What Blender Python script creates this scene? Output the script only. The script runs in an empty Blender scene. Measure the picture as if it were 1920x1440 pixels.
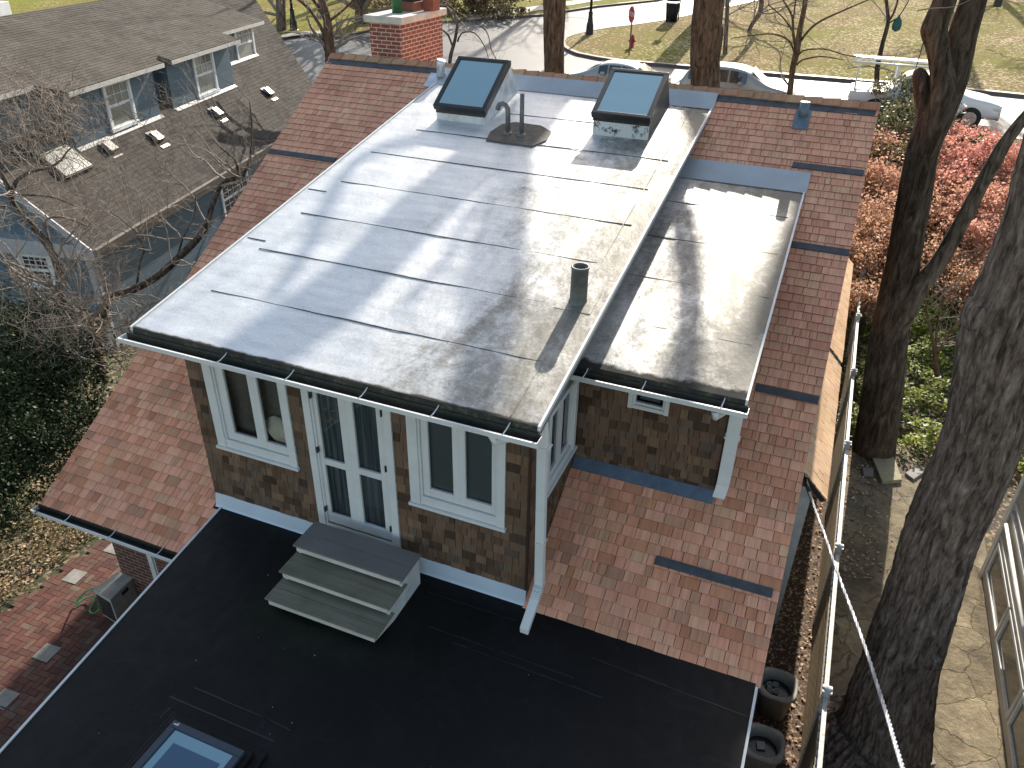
import bpy, bmesh, math, random
from mathutils import Vector, Matrix, noise
R = math.radians
scene = bpy.context.scene
COL = scene.collection
rng = random.Random(7)

# ---------------------------------------------------------------- camera
F = 1478.25
CP = Vector((7.0608, -6.46, 7.3162))
YAW, PITCH, ROLL = -0.38268, 0.547054, 0.019127
cw = Vector((math.sin(YAW)*math.cos(PITCH), math.cos(YAW)*math.cos(PITCH), -math.sin(PITCH)))
cr0 = Vector((math.cos(YAW), -math.sin(YAW), 0)); cu0 = cr0.cross(cw)
cr = cr0*math.cos(ROLL) + cu0*math.sin(ROLL); cu = -cr0*math.sin(ROLL) + cu0*math.cos(ROLL)
cam_d = bpy.data.cameras.new('camera'); cam = bpy.data.objects.new('camera', cam_d); COL.objects.link(cam)
M = Matrix((cr, cu, -cw)).transposed().to_4x4(); M.translation = CP
cam.matrix_world = M
cam_d.sensor_width = 36; cam_d.lens = 36*F/1920; cam_d.clip_start = .1; cam_d.clip_end = 2000
scene.camera = cam

# ---------------------------------------------------------------- light
SUN_EL, SUN_AZ = 28.6, -2.0
world = bpy.data.worlds.new('World'); scene.world = world; world.use_nodes = True
wn = world.node_tree.nodes; wl = world.node_tree.links
bg = wn['Background']; sk = wn.new('ShaderNodeTexSky'); sk.sky_type = 'NISHITA'; sk.sun_disc = False
sk.sun_elevation = R(SUN_EL); sk.sun_rotation = R(SUN_AZ); sk.ozone_density = 1.2
tn = wn.new('ShaderNodeMix'); tn.data_type = 'RGBA'; tn.blend_type = 'MULTIPLY'; tn.inputs[0].default_value = 1; tn.inputs[7].default_value = (1.13, 1.0, .83, 1)
wl.new(sk.outputs[0], tn.inputs[6]); wl.new(tn.outputs[2], bg.inputs[0]); bg.inputs[1].default_value = 0.15
sd = bpy.data.lights.new('sun', 'SUN'); so = bpy.data.objects.new('sun', sd); COL.objects.link(so)
sd.energy = 5.0; sd.angle = R(.5); sd.color = (1, .92, .80)
sv = Vector((math.sin(R(SUN_AZ))*math.cos(R(SUN_EL)), math.cos(R(SUN_AZ))*math.cos(R(SUN_EL)), math.sin(R(SUN_EL))))
so.rotation_euler = sv.to_track_quat('Z', 'Y').to_euler(); so.location = (0, 0, 40)
vs = scene.view_settings; vs.view_transform = 'Standard'; vs.look = 'None'; vs.gamma = 1; vs.exposure = 1.0
scene.cycles.max_bounces = 6; scene.cycles.transparent_max_bounces = 6

# ---------------------------------------------------------------- helpers
def ray(px, py): return cw + cr*((px-960)/F) - cu*((py-720)/F)
def aty(px, py, y): d = ray(px, py); return CP + d*((y-CP.y)/d.y)
def atx(px, py, x): d = ray(px, py); return CP + d*((x-CP.x)/d.x)
def atz(px, py, z): d = ray(px, py); return CP + d*((z-CP.z)/d.z)
def atd(px, py, D): return CP + ray(px, py).normalized()*D
def pxw(P, w): return w*(P-CP).dot(cw)/F           # width in metres of w pixels at P
GP = [(-200,-3.1),(11,-3.1),(27,.1),(35,.72),(42,1.3),(100,5.9),(700,18)]
def G(y):
    for (a, za), (b, zb) in zip(GP, GP[1:]):
        if y <= b: return za + (zb-za)*max(0, (y-a)/(b-a))
    return GP[-1][1]
def atg(px, py):                                    # pixel -> point of the ground
    d = ray(px, py); s = 1.0
    for k in range(4000):
        P = CP + d*s
        if P.z <= G(P.y): break
        s += .08
    lo, hi = s-.08, s
    for k in range(20):
        m = (lo+hi)/2; P = CP + d*m
        if P.z <= G(P.y): hi = m
        else: lo = m
    return CP + d*hi

class MB:
    def __init__(s): s.v = []; s.f = []; s.r = []; s.smooth = []
    def quad(s, *ps, r=0, sm=False):
        n = len(s.v); s.v += [tuple(p) for p in ps]; s.f.append(tuple(range(n, n+len(ps)))); s.r.append(r); s.smooth.append(sm)
    def box(s, a, b, r=0):
        x0,y0,z0 = a; x1,y1,z1 = b
        s.obox(Vector((x0,y0,z0)), Vector((x1-x0,0,0)), Vector((0,y1-y0,0)), Vector((0,0,z1-z0)), r)
    def obox(s, o, a, b, c, r=0):
        o = Vector(o); a = Vector(a); b = Vector(b); c = Vector(c)
        if a.cross(b).dot(c) < 0: a, b = b, a
        n = len(s.v)
        for k in (o, o+a, o+a+b, o+b, o+c, o+a+c, o+a+b+c, o+b+c): s.v.append(tuple(k))
        for q in ((0,3,2,1),(4,5,6,7),(0,1,5,4),(1,2,6,5),(2,3,7,6),(3,0,4,7)):
            s.f.append(tuple(n+i for i in q)); s.r.append(r); s.smooth.append(False)
    def prism(s, pts, off, r=0):                    # closed polygon extruded by off
        pts = [Vector(p) for p in pts]; off = Vector(off); n = len(s.v); k = len(pts)
        nn = Vector((0,0,0))
        for i in range(k): nn += pts[i].cross(pts[(i+1) % k])
        if nn.dot(off) > 0: pts.reverse()
        s.v += [tuple(p) for p in pts] + [tuple(p+off) for p in pts]
        s.f.append(tuple(range(n, n+k))); s.f.append(tuple(reversed(range(n+k, n+2*k))))
        for i in range(k):
            j = (i+1) % k; s.f.append((n+j, n+i, n+k+i, n+k+j))
        s.r += [r]*(k+2); s.smooth += [False]*(k+2)
    def tube(s, pts, rad, n=8, r=0, disp=None, caps=True, sm=True, step=None):
        pts = [Vector(p) for p in pts]
        if not hasattr(rad, '__len__'): rad = [rad]*len(pts)
        if step: pts, rad = resample(pts, rad, step)
        base = len(s.v); m = len(pts); up = None; L = 0
        for i, p in enumerate(pts):
            t = (pts[min(i+1, m-1)] - pts[max(i-1, 0)])
            if t.length < 1e-9: t = Vector((0,0,1))
            t.normalize()
            if up is None:
                up = t.orthogonal().normalized()
            else:
                up = (up - t*up.dot(t)); up = up.normalized() if up.length > 1e-6 else t.orthogonal().normalized()
            sd_ = t.cross(up)
            if i: L += (p-pts[i-1]).length
            for k in range(n):
                a = 2*math.pi*k/n; d = up*math.cos(a) + sd_*math.sin(a)
                rr = rad[i]
                if disp: rr *= 1 + disp(p, d, a, L)
                s.v.append(tuple(p + d*rr))
        for i in range(m-1):
            for k in range(n):
                a = base+i*n+k; b = base+i*n+(k+1) % n
                s.f.append((a, b, b+n, a+n)); s.r.append(r); s.smooth.append(sm)
        if caps:
            s.f.append(tuple(base+k for k in reversed(range(n)))); s.f.append(tuple(base+(m-1)*n+k for k in range(n)))
            s.r += [r, r]; s.smooth += [False, False]
    def lathe(s, o, prof, n=20, r=0, sm=True):
        o = Vector(o); base = len(s.v)
        for (rad, z) in prof:
            for k in range(n):
                a = 2*math.pi*k/n; s.v.append((o.x+rad*math.cos(a), o.y+rad*math.sin(a), o.z+z))
        for i in range(len(prof)-1):
            for k in range(n):
                a = base+i*n+k; b = base+i*n+(k+1) % n
                s.f.append((a, b, b+n, a+n)); s.r.append(r); s.smooth.append(sm)
        s.f.append(tuple(base+k for k in reversed(range(n)))); s.f.append(tuple(base+(len(prof)-1)*n+k for k in range(n)))
        s.r += [r, r]; s.smooth += [False, False]
    def build(s, name, mat, parent=None, bevel=0, seg=2):
        me = bpy.data.meshes.new(name); me.from_pydata(s.v, [], s.f); me.update()
        at = me.attributes.new('rnd', 'FLOAT', 'FACE'); at.data.foreach_set('value', s.r)
        me.polygons.foreach_set('use_smooth', s.smooth)
        me.materials.append(mat)
        o = bpy.data.objects.new(name, me); COL.objects.link(o)
        if parent: o.parent = parent
        if bevel:
            b = o.modifiers.new('bevel', 'BEVEL'); b.width = bevel; b.segments = seg; b.limit_method = 'ANGLE'; b.harden_normals = False
        return o
def resample(pts, rad, step):
    P = []; Q = []; n = len(pts)
    for i in range(n-1):
        p0, p1, p2, p3 = pts[max(i-1,0)], pts[i], pts[i+1], pts[min(i+2,n-1)]
        k = max(1, int((p2-p1).length/step))
        for j in range(k):
            t = j/k; t2 = t*t; t3 = t2*t
            P.append(.5*((2*p1)+(p2-p0)*t+(2*p0-5*p1+4*p2-p3)*t2+(3*p1-p0-3*p2+p3)*t3)); Q.append(rad[i]*(1-t)+rad[i+1]*t)
    P.append(pts[-1]); Q.append(rad[-1]); return P, Q

def thing(name, label, cat, loc=(0,0,0), group=None):
    o = bpy.data.objects.new(name, None); COL.objects.link(o); o.location = loc; o.empty_display_size = .2
    o['label'] = label; o['category'] = cat
    if group: o['group'] = group
    return o
def tag(o, label, cat, group=None, kind=None):
    o['label'] = label; o['category'] = cat
    if group: o['group'] = group
    if kind: o['kind'] = kind
    return o
def struct(o): o['kind'] = 'structure'; return o
def under(o, p):                                    # parent to an Empty away from the origin, keep the mesh where it is
    o.parent = p; o.location = -Vector(p.location) if p.type == 'EMPTY' else (0,0,0); return o

# ---------------------------------------------------------------- materials
class NT:
    def __init__(s, name):
        s.m = bpy.data.materials.new(name); s.m.use_nodes = True; s.t = s.m.node_tree; s.p = s.t.nodes['Principled BSDF']
        s._co = None
    def n(s, typ, **kw):
        x = s.t.nodes.new(typ)
        for k, v in kw.items(): setattr(x, k, v)
        return x
    def L(s, a, b): s.t.links.new(a, b)
    def co(s, sc=(1,1,1), rot=(0,0,0), src=None):
        tc = s.n('ShaderNodeTexCoord') if not s._co else s._co; s._co = tc
        mp = s.n('ShaderNodeMapping'); mp.inputs['Scale'].default_value = sc; mp.inputs['Rotation'].default_value = rot
        s.L(src or tc.outputs['Object'], mp.inputs[0]); return mp.outputs[0]
    def noise(s, scale=5, det=4, rough=.55, vec=None, dist=0):
        x = s.n('ShaderNodeTexNoise'); x.inputs['Scale'].default_value = scale; x.inputs['Detail'].default_value = det
        x.inputs['Roughness'].default_value = rough; x.inputs['Distortion'].default_value = dist
        s.L(vec or s.co(), x.inputs['Vector']); return x.outputs['Fac']
    def vor(s, scale=5, vec=None, out='Color', feat='F1'):
        x = s.n('ShaderNodeTexVoronoi'); x.feature = feat; x.inputs['Scale'].default_value = scale
        s.L(vec or s.co(), x.inputs['Vector']); return x.outputs[out]
    def ramp(s, fac, stops, interp='LINEAR'):
        x = s.n('ShaderNodeValToRGB'); x.color_ramp.interpolation = interp
        e = x.color_ramp.elements
        while len(e) < len(stops): e.new(.5)
        for k, (pos, c) in enumerate(stops):
            e[k].position = pos; e[k].color = (c, c, c, 1) if not hasattr(c, '__len__') else (*c, 1)
        s.L(fac, x.inputs[0]); return x.outputs[0]
    def mix(s, fac, a, b, mode='MIX'):
        x = s.n('ShaderNodeMix', data_type='RGBA'); x.blend_type = mode; x.clamp_factor = True
        for v, i in ((fac, 0), (a, 6), (b, 7)):
            if isinstance(v, (int, float)): x.inputs[i].default_value = v if i == 0 else (v, v, v, 1)
            elif isinstance(v, tuple): x.inputs[i].default_value = (*v, 1)
            else: s.L(v, x.inputs[i])
        return x.outputs[2]
    def math(s, op, a, b=0, clamp=False):
        x = s.n('ShaderNodeMath', operation=op); x.use_clamp = clamp
        for v, i in ((a, 0), (b, 1)):
            if isinstance(v, (int, float)): x.inputs[i].default_value = v
            else: s.L(v, x.inputs[i])
        return x.outputs[0]
    def sep(s, vec):
        x = s.n('ShaderNodeSeparateXYZ'); s.L(vec, x.inputs[0]); return x.outputs
    def comb(s, *a):
        x = s.n('ShaderNodeCombineXYZ')
        for i, v in enumerate(a):
            if isinstance(v, (int, float)): x.inputs[i].default_value = v
            else: s.L(v, x.inputs[i])
        return x.outputs[0]
    def attr(s, name='rnd'):
        x = s.n('ShaderNodeAttribute'); x.attribute_name = name; return x.outputs['Fac']
    def bump(s, h, dist=.01, st=1):
        x = s.n('ShaderNodeBump'); x.inputs['Distance'].default_value = dist; x.inputs['Strength'].default_value = st
        s.L(h, x.inputs['Height']); s.L(x.outputs[0], s.p.inputs['Normal'])
    def out(s, col=None, rough=.7, metal=0, spec=None, **kw):
        for v, k in ((col, 'Base Color'), (rough, 'Roughness'), (metal, 'Metallic')):
            if v is None: continue
            if isinstance(v, (int, float)): s.p.inputs[k].default_value = v
            elif isinstance(v, tuple): s.p.inputs[k].default_value = (*v, 1)
            else: s.L(v, s.p.inputs[k])
        if spec is not None: s.p.inputs['Specular IOR Level'].default_value = spec
        for k, v in kw.items(): s.p.inputs[k.replace('_', ' ')].default_value = v
        return s.m
def plain(name, c, rough=.6, metal=0, var=.15, sc=6, bump=0, spec=None):
    n = NT(name); f = n.noise(sc, 5, .6); f = n.ramp(f, [(.3, 1-var), (.7, 1+var*.3)])
    c2 = n.mix(1, tuple(c), f, 'MULTIPLY')
    if bump: n.bump(n.noise(sc*8, 3), bump)
    return n.out(c2, rough, metal, spec)

def cedar(name, ramp_stops, streak=.35, even=None, side=False):
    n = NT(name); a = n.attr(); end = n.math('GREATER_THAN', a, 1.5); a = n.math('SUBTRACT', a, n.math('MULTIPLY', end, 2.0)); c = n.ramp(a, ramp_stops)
    x, y, z = n.sep(n.co())
    if even:                                        # the upper courses came from a more even batch of shingles
        c = n.mix(n.math('MULTIPLY', n.ramp(n.math('DIVIDE', y, 5.0), [(.12,0),(.7,1)]), .8), c, n.ramp(a, even))
    off = n.math('MULTIPLY', a, 37.0)
    cx = n.math('ADD', n.math('ADD', n.math('MULTIPLY', x, 26.0), n.math('MULTIPLY', y, 26.0 if side else 0)), off)
    v = n.comb(cx, n.math('MULTIPLY', y, .9), n.math('MULTIPLY', z, .9))
    f = n.noise(1.0, 3, .6, v)
    g = n.ramp(f, [(.25, 1-streak), (.5, 1.0), (.72, 1+streak*.45)])
    c = n.mix(1, c, g, 'MULTIPLY')
    blot = n.ramp(n.noise(1.1, 3, .6), [(.35, .86), (.65, 1.05)])
    c = n.mix(1, c, blot, 'MULTIPLY')
    c = n.mix(end, c, n.mix(1, c, (.34,.30,.28), 'MULTIPLY'))   # shadow line of each course, painted into the butt end grain
    n.bump(n.noise(3.0, 3, .6, v), .004, .7)
    return n.out(c, .85, 0, .2)

M_CEDAR = cedar('new_cedar_shingle', [(0,(.48,.20,.11)), (.12,(.58,.26,.145)), (.3,(.70,.31,.20)), (.5,(.73,.355,.24)), (.72,(.71,.365,.225)), (.86,(.54,.265,.16)), (.94,(.46,.235,.15)), (1,(.70,.41,.245))], .30, [(0,(.60,.28,.19)), (.3,(.68,.33,.22)), (.6,(.72,.38,.255)), (.85,(.64,.33,.215)), (1,(.72,.42,.27))])
M_CEDARU = cedar('new_cedar_shingle_upper', [(0,(.44,.235,.20)), (.3,(.50,.27,.23)), (.6,(.54,.31,.26)), (.85,(.47,.27,.225)), (1,(.54,.34,.27))], .14)
M_WALLSH = cedar('weathered_wall_shingle', [(0,(.052,.033,.023)), (.2,(.10,.062,.041)), (.45,(.145,.088,.057)), (.7,(.12,.086,.063)), (.85,(.185,.115,.072)), (1,(.085,.067,.056))], .35, side=True)
M_SUNCEDAR = cedar('raw_cedar_shingle', [(0,(.50,.30,.17)), (.5,(.62,.42,.25)), (1,(.55,.36,.24))], .2, side=True)
M_RIDGE = cedar('ridge_cap_cedar', [(0,(.36,.17,.10)), (.4,(.46,.24,.15)), (.7,(.33,.22,.13)), (1,(.50,.30,.17))], .25)
M_UNDER = plain('dark_underlay', (.03,.026,.024), .8)
M_WHITE = plain('white_trim_paint', (.60,.62,.63), .45, 0, .10, 3)
M_WHITED = plain('aged_white_paint', (.60,.61,.60), .55, 0, .25, 5)
M_GALV = plain('grey_metal_flashing', (.42,.45,.48), .42, .3, .12, 3)
M_FLASHW = plain('pale_blue_metal_flashing', (.50,.58,.68), .5, .1, .08, 2)
M_STRIP = plain('dark_slate_metal_strip', (.070,.078,.090), .5, .3, .35, 9)
M_BLACKF = plain('black_skylight_frame', (.020,.020,.022), .42, 0, .3, 10)
M_PIPE = plain('grey_vent_pipe', (.16,.16,.16), .55, .3, .3, 12)
M_DARKIN = plain('dark_interior', (.012,.012,.014), .8)
M_GUTIN = plain('wet_gutter_grime', (.030,.032,.026), .6, 0, .6, 14, .004)

def silver_roof(name, dirt, tary=None):
    n = NT(name); co = n.co(); x, y, z = n.sep(co)
    wear = n.math('ADD', n.math('MULTIPLY', x, .16), dirt)                  # more grime towards the east side
    vs_ = n.co((1.6, .55, 1))
    n1 = n.noise(1.1, 6, .62, vs_, .6); n2 = n.noise(5.5, 8, .7, co, .3); n3 = n.noise(26, 6, .75, co)
    s = n.math('ADD', n.math('MULTIPLY', n1, .55), n.math('ADD', n.math('MULTIPLY', n2, .35), n.math('MULTIPLY', n3, .22)))
    s = n.math('ADD', s, n.math('MULTIPLY', n.math('SUBTRACT', wear, .5), .74))
    m = n.ramp(s, [(.46, 0), (.56, .25), (.64, .7), (.74, 1)])
    clean = n.mix(n.ramp(n.noise(2.2, 5, .6, n.co((.6, 2.4, 1))), [(.35,0),(.65,1)]), (.57,.58,.59), (.72,.73,.74))
    c = n.mix(m, clean, (.165,.155,.13))
    if tary is not None:                            # tarred, mossy front edge
        tw = n.math('MULTIPLY', n.math('SUBTRACT', n.noise(3.2, 6, .7, co), .5), tary[1])
        tm = n.ramp(n.math('ADD', n.math('SUBTRACT', y, tary[0]), n.math('ADD', tw, .5)), [(.5,1),(.5+tary[2],0)])
        c = n.mix(tm, c, (.014,.014,.011))
    fine = n.ramp(n.noise(60, 4, .7, co), [(.35,.82),(.6,1.03)])
    c = n.mix(1, c, fine, 'MULTIPLY')
    ro = n.ramp(s, [(.45, .42), (.6, .45), (.75, .55)])
    me = n.ramp(s, [(.5, .5), (.7, .28)])
    if tary is not None: me = n.math('MULTIPLY', me, n.math('SUBTRACT', 1, tm)); ro = n.mix(tm, ro, .85)
    h = n.math('ADD', n.math('MULTIPLY', n.noise(1.6, 4, .6, n.co((1, .5, 1))), 1.0), n.math('MULTIPLY', n3, .10))
    n.bump(h, .035, .8)
    return n.out(c, ro, me)
M_SILVER = silver_roof('aluminium_coated_roof', -.05, (-.515+.015, .09, .03))
M_SILVER2 = silver_roof('aluminium_coated_roof_worn', -.28, (1.30+.07, .30, .06))
def moss_edge():
    n = NT('tar_and_moss_edge'); f = n.noise(9, 6, .7); c = n.ramp(f, [(.35,(.010,.010,.010)), (.55,(.03,.03,.022)), (.7,(.09,.10,.06))])
    n.bump(n.noise(30, 4, .7), .012); return n.out(c, .8)
M_MOSS = moss_edge()
def epdm():
    n = NT('black_rubber_membrane'); co = n.co()
    f = n.noise(.55, 6, .6, co, .4); g = n.noise(7, 6, .65, n.co((1, .4, 1)))
    c = n.mix(n.ramp(f, [(.35,0),(.65,1)]), (.0040,.0037,.0036), (.0070,.0070,.0075))
    c = n.mix(n.ramp(g, [(.62,0),(.82,.5)]), c, (.05,.055,.06))
    x, y, z = n.sep(co)
    c = n.mix(n.ramp(n.noise(1.3, 7, .7, co, .3), [(.52,0),(.8,.5)]), c, (.017,.018,.021))     # dust and old puddle marks
    c = n.mix(n.ramp(n.math('ABSOLUTE', n.math('SUBTRACT', n.noise(.8, 3, .5, n.co((1,1.4,1),(0,0,.5))), .5)), [(.0,.16),(.02,0)]), c, (.022,.022,.022))
    # moss where the steps keep it damp
    d = n.math('ADD', n.math('MULTIPLY', n.math('ABSOLUTE', n.math('SUBTRACT', x, 2.6)), .55), n.math('ABSOLUTE', n.math('ADD', y, 1.35)))
    mm = n.math('MULTIPLY', n.ramp(d, [(.25,1),(.95,0)]), n.ramp(n.noise(3, 5, .7), [(.4,.2),(.7,1)]))
    c = n.mix(n.math('MULTIPLY', mm, .55), c, (.020,.028,.010))
    n.bump(n.math('ADD', n.noise(2.0, 4, .6), n.math('MULTIPLY', n.noise(60, 3), .06)), .02, .6)
    return n.out(c, n.ramp(g, [(.3,.5),(.7,.68)]), 0, .22)
M_EPDM = epdm()
M_EPLAP = plain('membrane_lap', (.011,.011,.0115), .5, 0, .6, 5)
def glass(name, c, rough=.03, metal=.0, spec=1.0):
    n = NT(name); n.bump(n.noise(.9, 2), .004, .5); return n.out(c, rough, metal, spec)
M_SKYG = glass('skylight_glass', (.33,.47,.50), .04, .8)
M_WING = glass('window_glass', (.045,.055,.06), .03, 0, 1.4)
M_CURTG = glass('curtained_glass', (.12,.135,.14), .08, 0, 1.0)
def curtain():
    n = NT('curtain_behind_door_glass'); x, y, z = n.sep(n.co()); f = n.noise(1, 3, .6, n.comb(n.math('MULTIPLY', x, 22.0), y, n.math('MULTIPLY', z, .6)))
    c = n.ramp(f, [(.35,(.05,.06,.07)), (.5,(.11,.125,.14)), (.65,(.20,.215,.23))]); return n.out(c, .12, 0, 1.0)
M_CURT = curtain()
def brick(name, c1, c2, mort, sc=1, rot=None, bw=.215, bh=.075, ms=.010, plane='xz'):
    n = NT(name); x, y, z = n.sep(n.co())
    v = {'xz': n.comb(n.math('ADD', x, y), z, 0), 'xy': n.comb(x, y, 0)}[plane]
    if rot: v = n.co((1,1,1), (0,0,rot), v)
    b = n.n('ShaderNodeTexBrick'); b.inputs['Scale'].default_value = sc; b.inputs['Brick Width'].default_value = bw
    b.inputs['Row Height'].default_value = bh; b.inputs['Mortar Size'].default_value = ms; b.inputs['Mortar Smooth'].default_value = .2
    b.inputs['Color1'].default_value = (*c1,1); b.inputs['Color2'].default_value = (*c2,1); b.inputs['Mortar'].default_value = (*mort,1)
    b.inputs['Bias'].default_value = 0
    n.L(v, b.inputs['Vector'])
    c = n.mix(1, b.outputs['Color'], n.ramp(n.noise(9, 5, .6), [(.3,.75),(.7,1.15)]), 'MULTIPLY')
    n.bump(n.math('SUBTRACT', 1, b.outputs['Fac']), .008)
    return n.out(c, .85)
M_BRICK = brick('red_brick', (.27,.07,.045), (.16,.05,.04), (.48,.40,.34))
M_BRICKD = brick('dark_red_brick', (.12,.035,.028), (.07,.028,.024), (.24,.19,.16))
M_CONC = plain('concrete_cap', (.56,.53,.47), .85, 0, .25, 6, .003)

# ================================================================ THE SHINGLED HOUSE
Y0, TS, TH = -.0795, .58854, math.atan(.58854)
def S(y): return (y-Y0)*TS
MR, ZR = .18047, 3.0004
def RZ(y): return ZR + (y+.5142)*MR
XL, XR, YR = -2.74, 7.53, 7.863
house = thing('shingled_house', 'house with new cedar shingle roof, silver dormer roof and black flat roof', 'house')

def shingles(mb, O, ux, us, un, s0, s1, ivals, expo, t=.014, wmin=.10, wmax=.29, jit=0, rnd=rng, lap=.02, gap=.007):
    """courses of separate tapered shingles; O origin, ux along the course, us up the slope, un outwards"""
    O, ux, us, un = Vector(O), Vector(ux), Vector(us), Vector(un); k = 0
    while s0 + k*expo < s1:
        s = s0 + k*expo; top = min(s + expo + lap, s1)
        for xa, xb in ivals(s + expo*.5):
            x = xa - rnd.random()*.0
            while x < xb - .02:
                w = rnd.uniform(wmin, wmax) if rnd.random() < .75 else rnd.uniform(wmin*.8, wmin*1.4)
                e = min(x + w, xb)
                if xb - e < .05: e = xb
                j = rnd.uniform(-jit, jit); th = t*rnd.uniform(.8, 1.25); r = rnd.random()
                a = O + ux*(x+gap*.5) + us*(s+j); b = O + ux*(e-gap*.5) + us*(s+j+rnd.uniform(-.002, .002))
                c = O + ux*(e-gap*.5) + us*top; d = O + ux*(x+gap*.5) + us*top
                a1, b1, c1, d1 = a+un*th, b+un*th, c+un*.002, d+un*.002
                a0, b0 = a-un*.012, b-un*.012
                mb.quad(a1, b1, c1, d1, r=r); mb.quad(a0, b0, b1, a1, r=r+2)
                mb.quad(a0, a1, d1, d-un*.012, r=r); mb.quad(b1, b0, c-un*.012, c1, r=r)
                x = e
        k += 1
US = Vector((0, math.cos(TH), math.sin(TH))); UN = Vector((0, -math.sin(TH), math.cos(TH)))
def SP(x, y, off=0): return Vector((x, y, S(y))) + UN*off
O = SP(0, Y0)
cosT = math.cos(TH)
def main_iv(s):
    y = Y0 + s*cosT
    if y < -.10: return [(XL, .20)]
    L = [(XL, .0 if y < 7.43 else 1.2)]
    if y > 7.43: return [(XL, -.12), (4.96, XR)]
    if 1.66 < y < 6.10: return L + [(6.53, XR)]
    if 6.10 <= y < 6.42: return L + [(6.74, XR)]
    return L + [(4.69, XR)]
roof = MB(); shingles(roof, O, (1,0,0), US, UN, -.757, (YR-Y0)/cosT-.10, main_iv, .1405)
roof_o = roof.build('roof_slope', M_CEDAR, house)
# deck under the shingles, rear and front pitch
dk = MB()
ey = -.70
dk.prism([SP(XL+.01, ey, -.012), SP(XL+.01, YR, -.012), SP(XL+.01, YR, -.05)+Vector((0,0,-.1)), SP(XL+.01, ey, -.12)], (XR-XL-.02, 0, 0))
ye2 = 14.3
dk.prism([(XL+.01, YR, S(YR)-.012), (XL+.01, ye2, S(YR)-(ye2-YR)*TS-.012), (XL+.01, ye2, S(YR)-(ye2-YR)*TS-.14), (XL+.01, YR, S(YR)-.14)], (XR-XL-.02, 0, 0))
dk.build('roof_deck', M_UNDER, roof_o)
fr = MB()
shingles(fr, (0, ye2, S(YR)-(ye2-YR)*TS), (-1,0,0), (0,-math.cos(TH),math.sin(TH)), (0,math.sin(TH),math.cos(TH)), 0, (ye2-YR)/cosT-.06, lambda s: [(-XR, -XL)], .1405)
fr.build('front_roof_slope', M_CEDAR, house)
# rake boards
for x, nm in ((XL+.012, 'rake_board'), (XR-.04, 'rake_board')):
    b = MB(); b.prism([SP(x, ey, -.03), SP(x, YR, -.03), SP(x, YR, -.17), SP(x, ey, -.17)], (.028, 0, 0)); b.build(nm, M_WHITED, house)
# ridge caps
rc = MB(); x = XL; k = 0
while x < XR-.02:
    w = rng.uniform(.255, .30); e = min(x+w, XR); r = rng.random(); lift = rng.uniform(.030, .040)
    if not (-.12 < x < 4.9 and False):
        for sgn in (-1, 1):
            us_ = Vector((0, sgn*math.cos(TH), -math.sin(TH))); un_ = Vector((0, sgn*math.sin(TH), math.cos(TH)))
            apex = Vector((0, YR, S(YR)+.012))
            A = apex + Vector((x-.02,0,0)) + un_*.012; B = apex + Vector((e,0,0)) + un_*lift
            wd = .155+rng.uniform(-.01, .01)
            rc.quad(A, A+us_*wd, B+us_*wd, B, r=r) if sgn > 0 else rc.quad(B, B+us_*wd, A+us_*wd, A, r=r)
            rc.quad(A+us_*wd, A+us_*wd-un_*.02, B+us_*wd-un_*.045, B+us_*wd, r=r)
            rc.quad(B, B+us_*wd, B+us_*wd-un_*.045, B-un_*.045, r=r)
    x = e
rc.build('ridge_cap', M_RIDGE, house)
st = MB()
def slope_strip(x0, x1, ya, yb, h=.022):
    st.prism([SP(x0, ya, .0), SP(x0, yb, .0), SP(x0, yb, h), SP(x0, ya, h)], (x1-x0, 0, 0))
slope_strip(XL+.03, -.15, 7.62, 7.76, .016); st.build('ridge_underlay', M_STRIP, house); st = MB(); slope_strip(4.97, XR-.04, 7.62, 7.74, .016); st.build('ridge_underlay', M_STRIP, house)
for x0, x1, y in ((-2.72,-1.28,5.52), (6.46,7.50,6.56), (6.72,7.525,5.22), (6.72,7.52,3.08), (6.07,7.45,.80)):
    st = MB(); slope_strip(x0, x1, y-.05, y+.045, .026); st.build('metal_strip', M_STRIP, house)

# ---- walls of the house below the roof
w = MB()
bt = [(-2.55, .02, -3.3), (-2.55, .02, S(.02)-.22), (-2.55, YR, S(YR)-.22), (-2.55, 13.7, S(YR)-(13.7-YR)*TS-.22), (-2.55, 13.7, -3.3)]
w.prism(bt, (7.38+2.55, 0, 0)); w.build('brick_wall', M_BRICKD, house)
ext = MB(); ext.prism([(.30, .01, -3.3), (7.38, .01, -3.3), (7.38, -6.0, -3.3), (.95, -6.0, -3.3)], (0, 0, 3.22)); ext.build('extension_wall', M_BRICKD, house)

# ---- flat roof
FL = [(.12, .0), (7.475, .0), (7.45, -6.1), (.90, -6.1)]
fl = MB(); fl.prism([(x, y, -.10) for x, y in FL], (0, 0, .10)); flat = fl.build('flat_roof', M_EPDM, house)
for a, b in (((.12, -.0), (.90, -6.1)), ((7.475, -.15), (7.45, -6.1))):
    A = Vector((*a, 0)); B = Vector((*b, 0)); d = (B-A).normalized(); nrm = Vector((-d.y, d.x, 0)); sg = 1 if a[0] > 4 else -1
    e = MB(); e.obox(A-nrm*(-sg)*.0+Vector((0,0,-.13)), B-A, nrm*sg*.028, (0,0,.142)); e.build('edge_trim', M_WHITE, flat)
def ground_line(p, q, wd=.018, h=.004, z=0, seg=10, j=.004):
    lap = MB(); P = atz(*p, z); Q = atz(*q, z); d = (Q-P); nn = Vector((-d.y, d.x, 0)).normalized()*wd; prev = None
    for i in range(seg):
        a = P + d*(i/seg); b = P + d*((i+1)/seg+.001)
        lap.obox(a+nn*rng.uniform(-.1,.1), b-a, nn*rng.uniform(.6,1.2), (0,0,h))
    lap.build('membrane_lap', M_EPLAP, flat)
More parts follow.
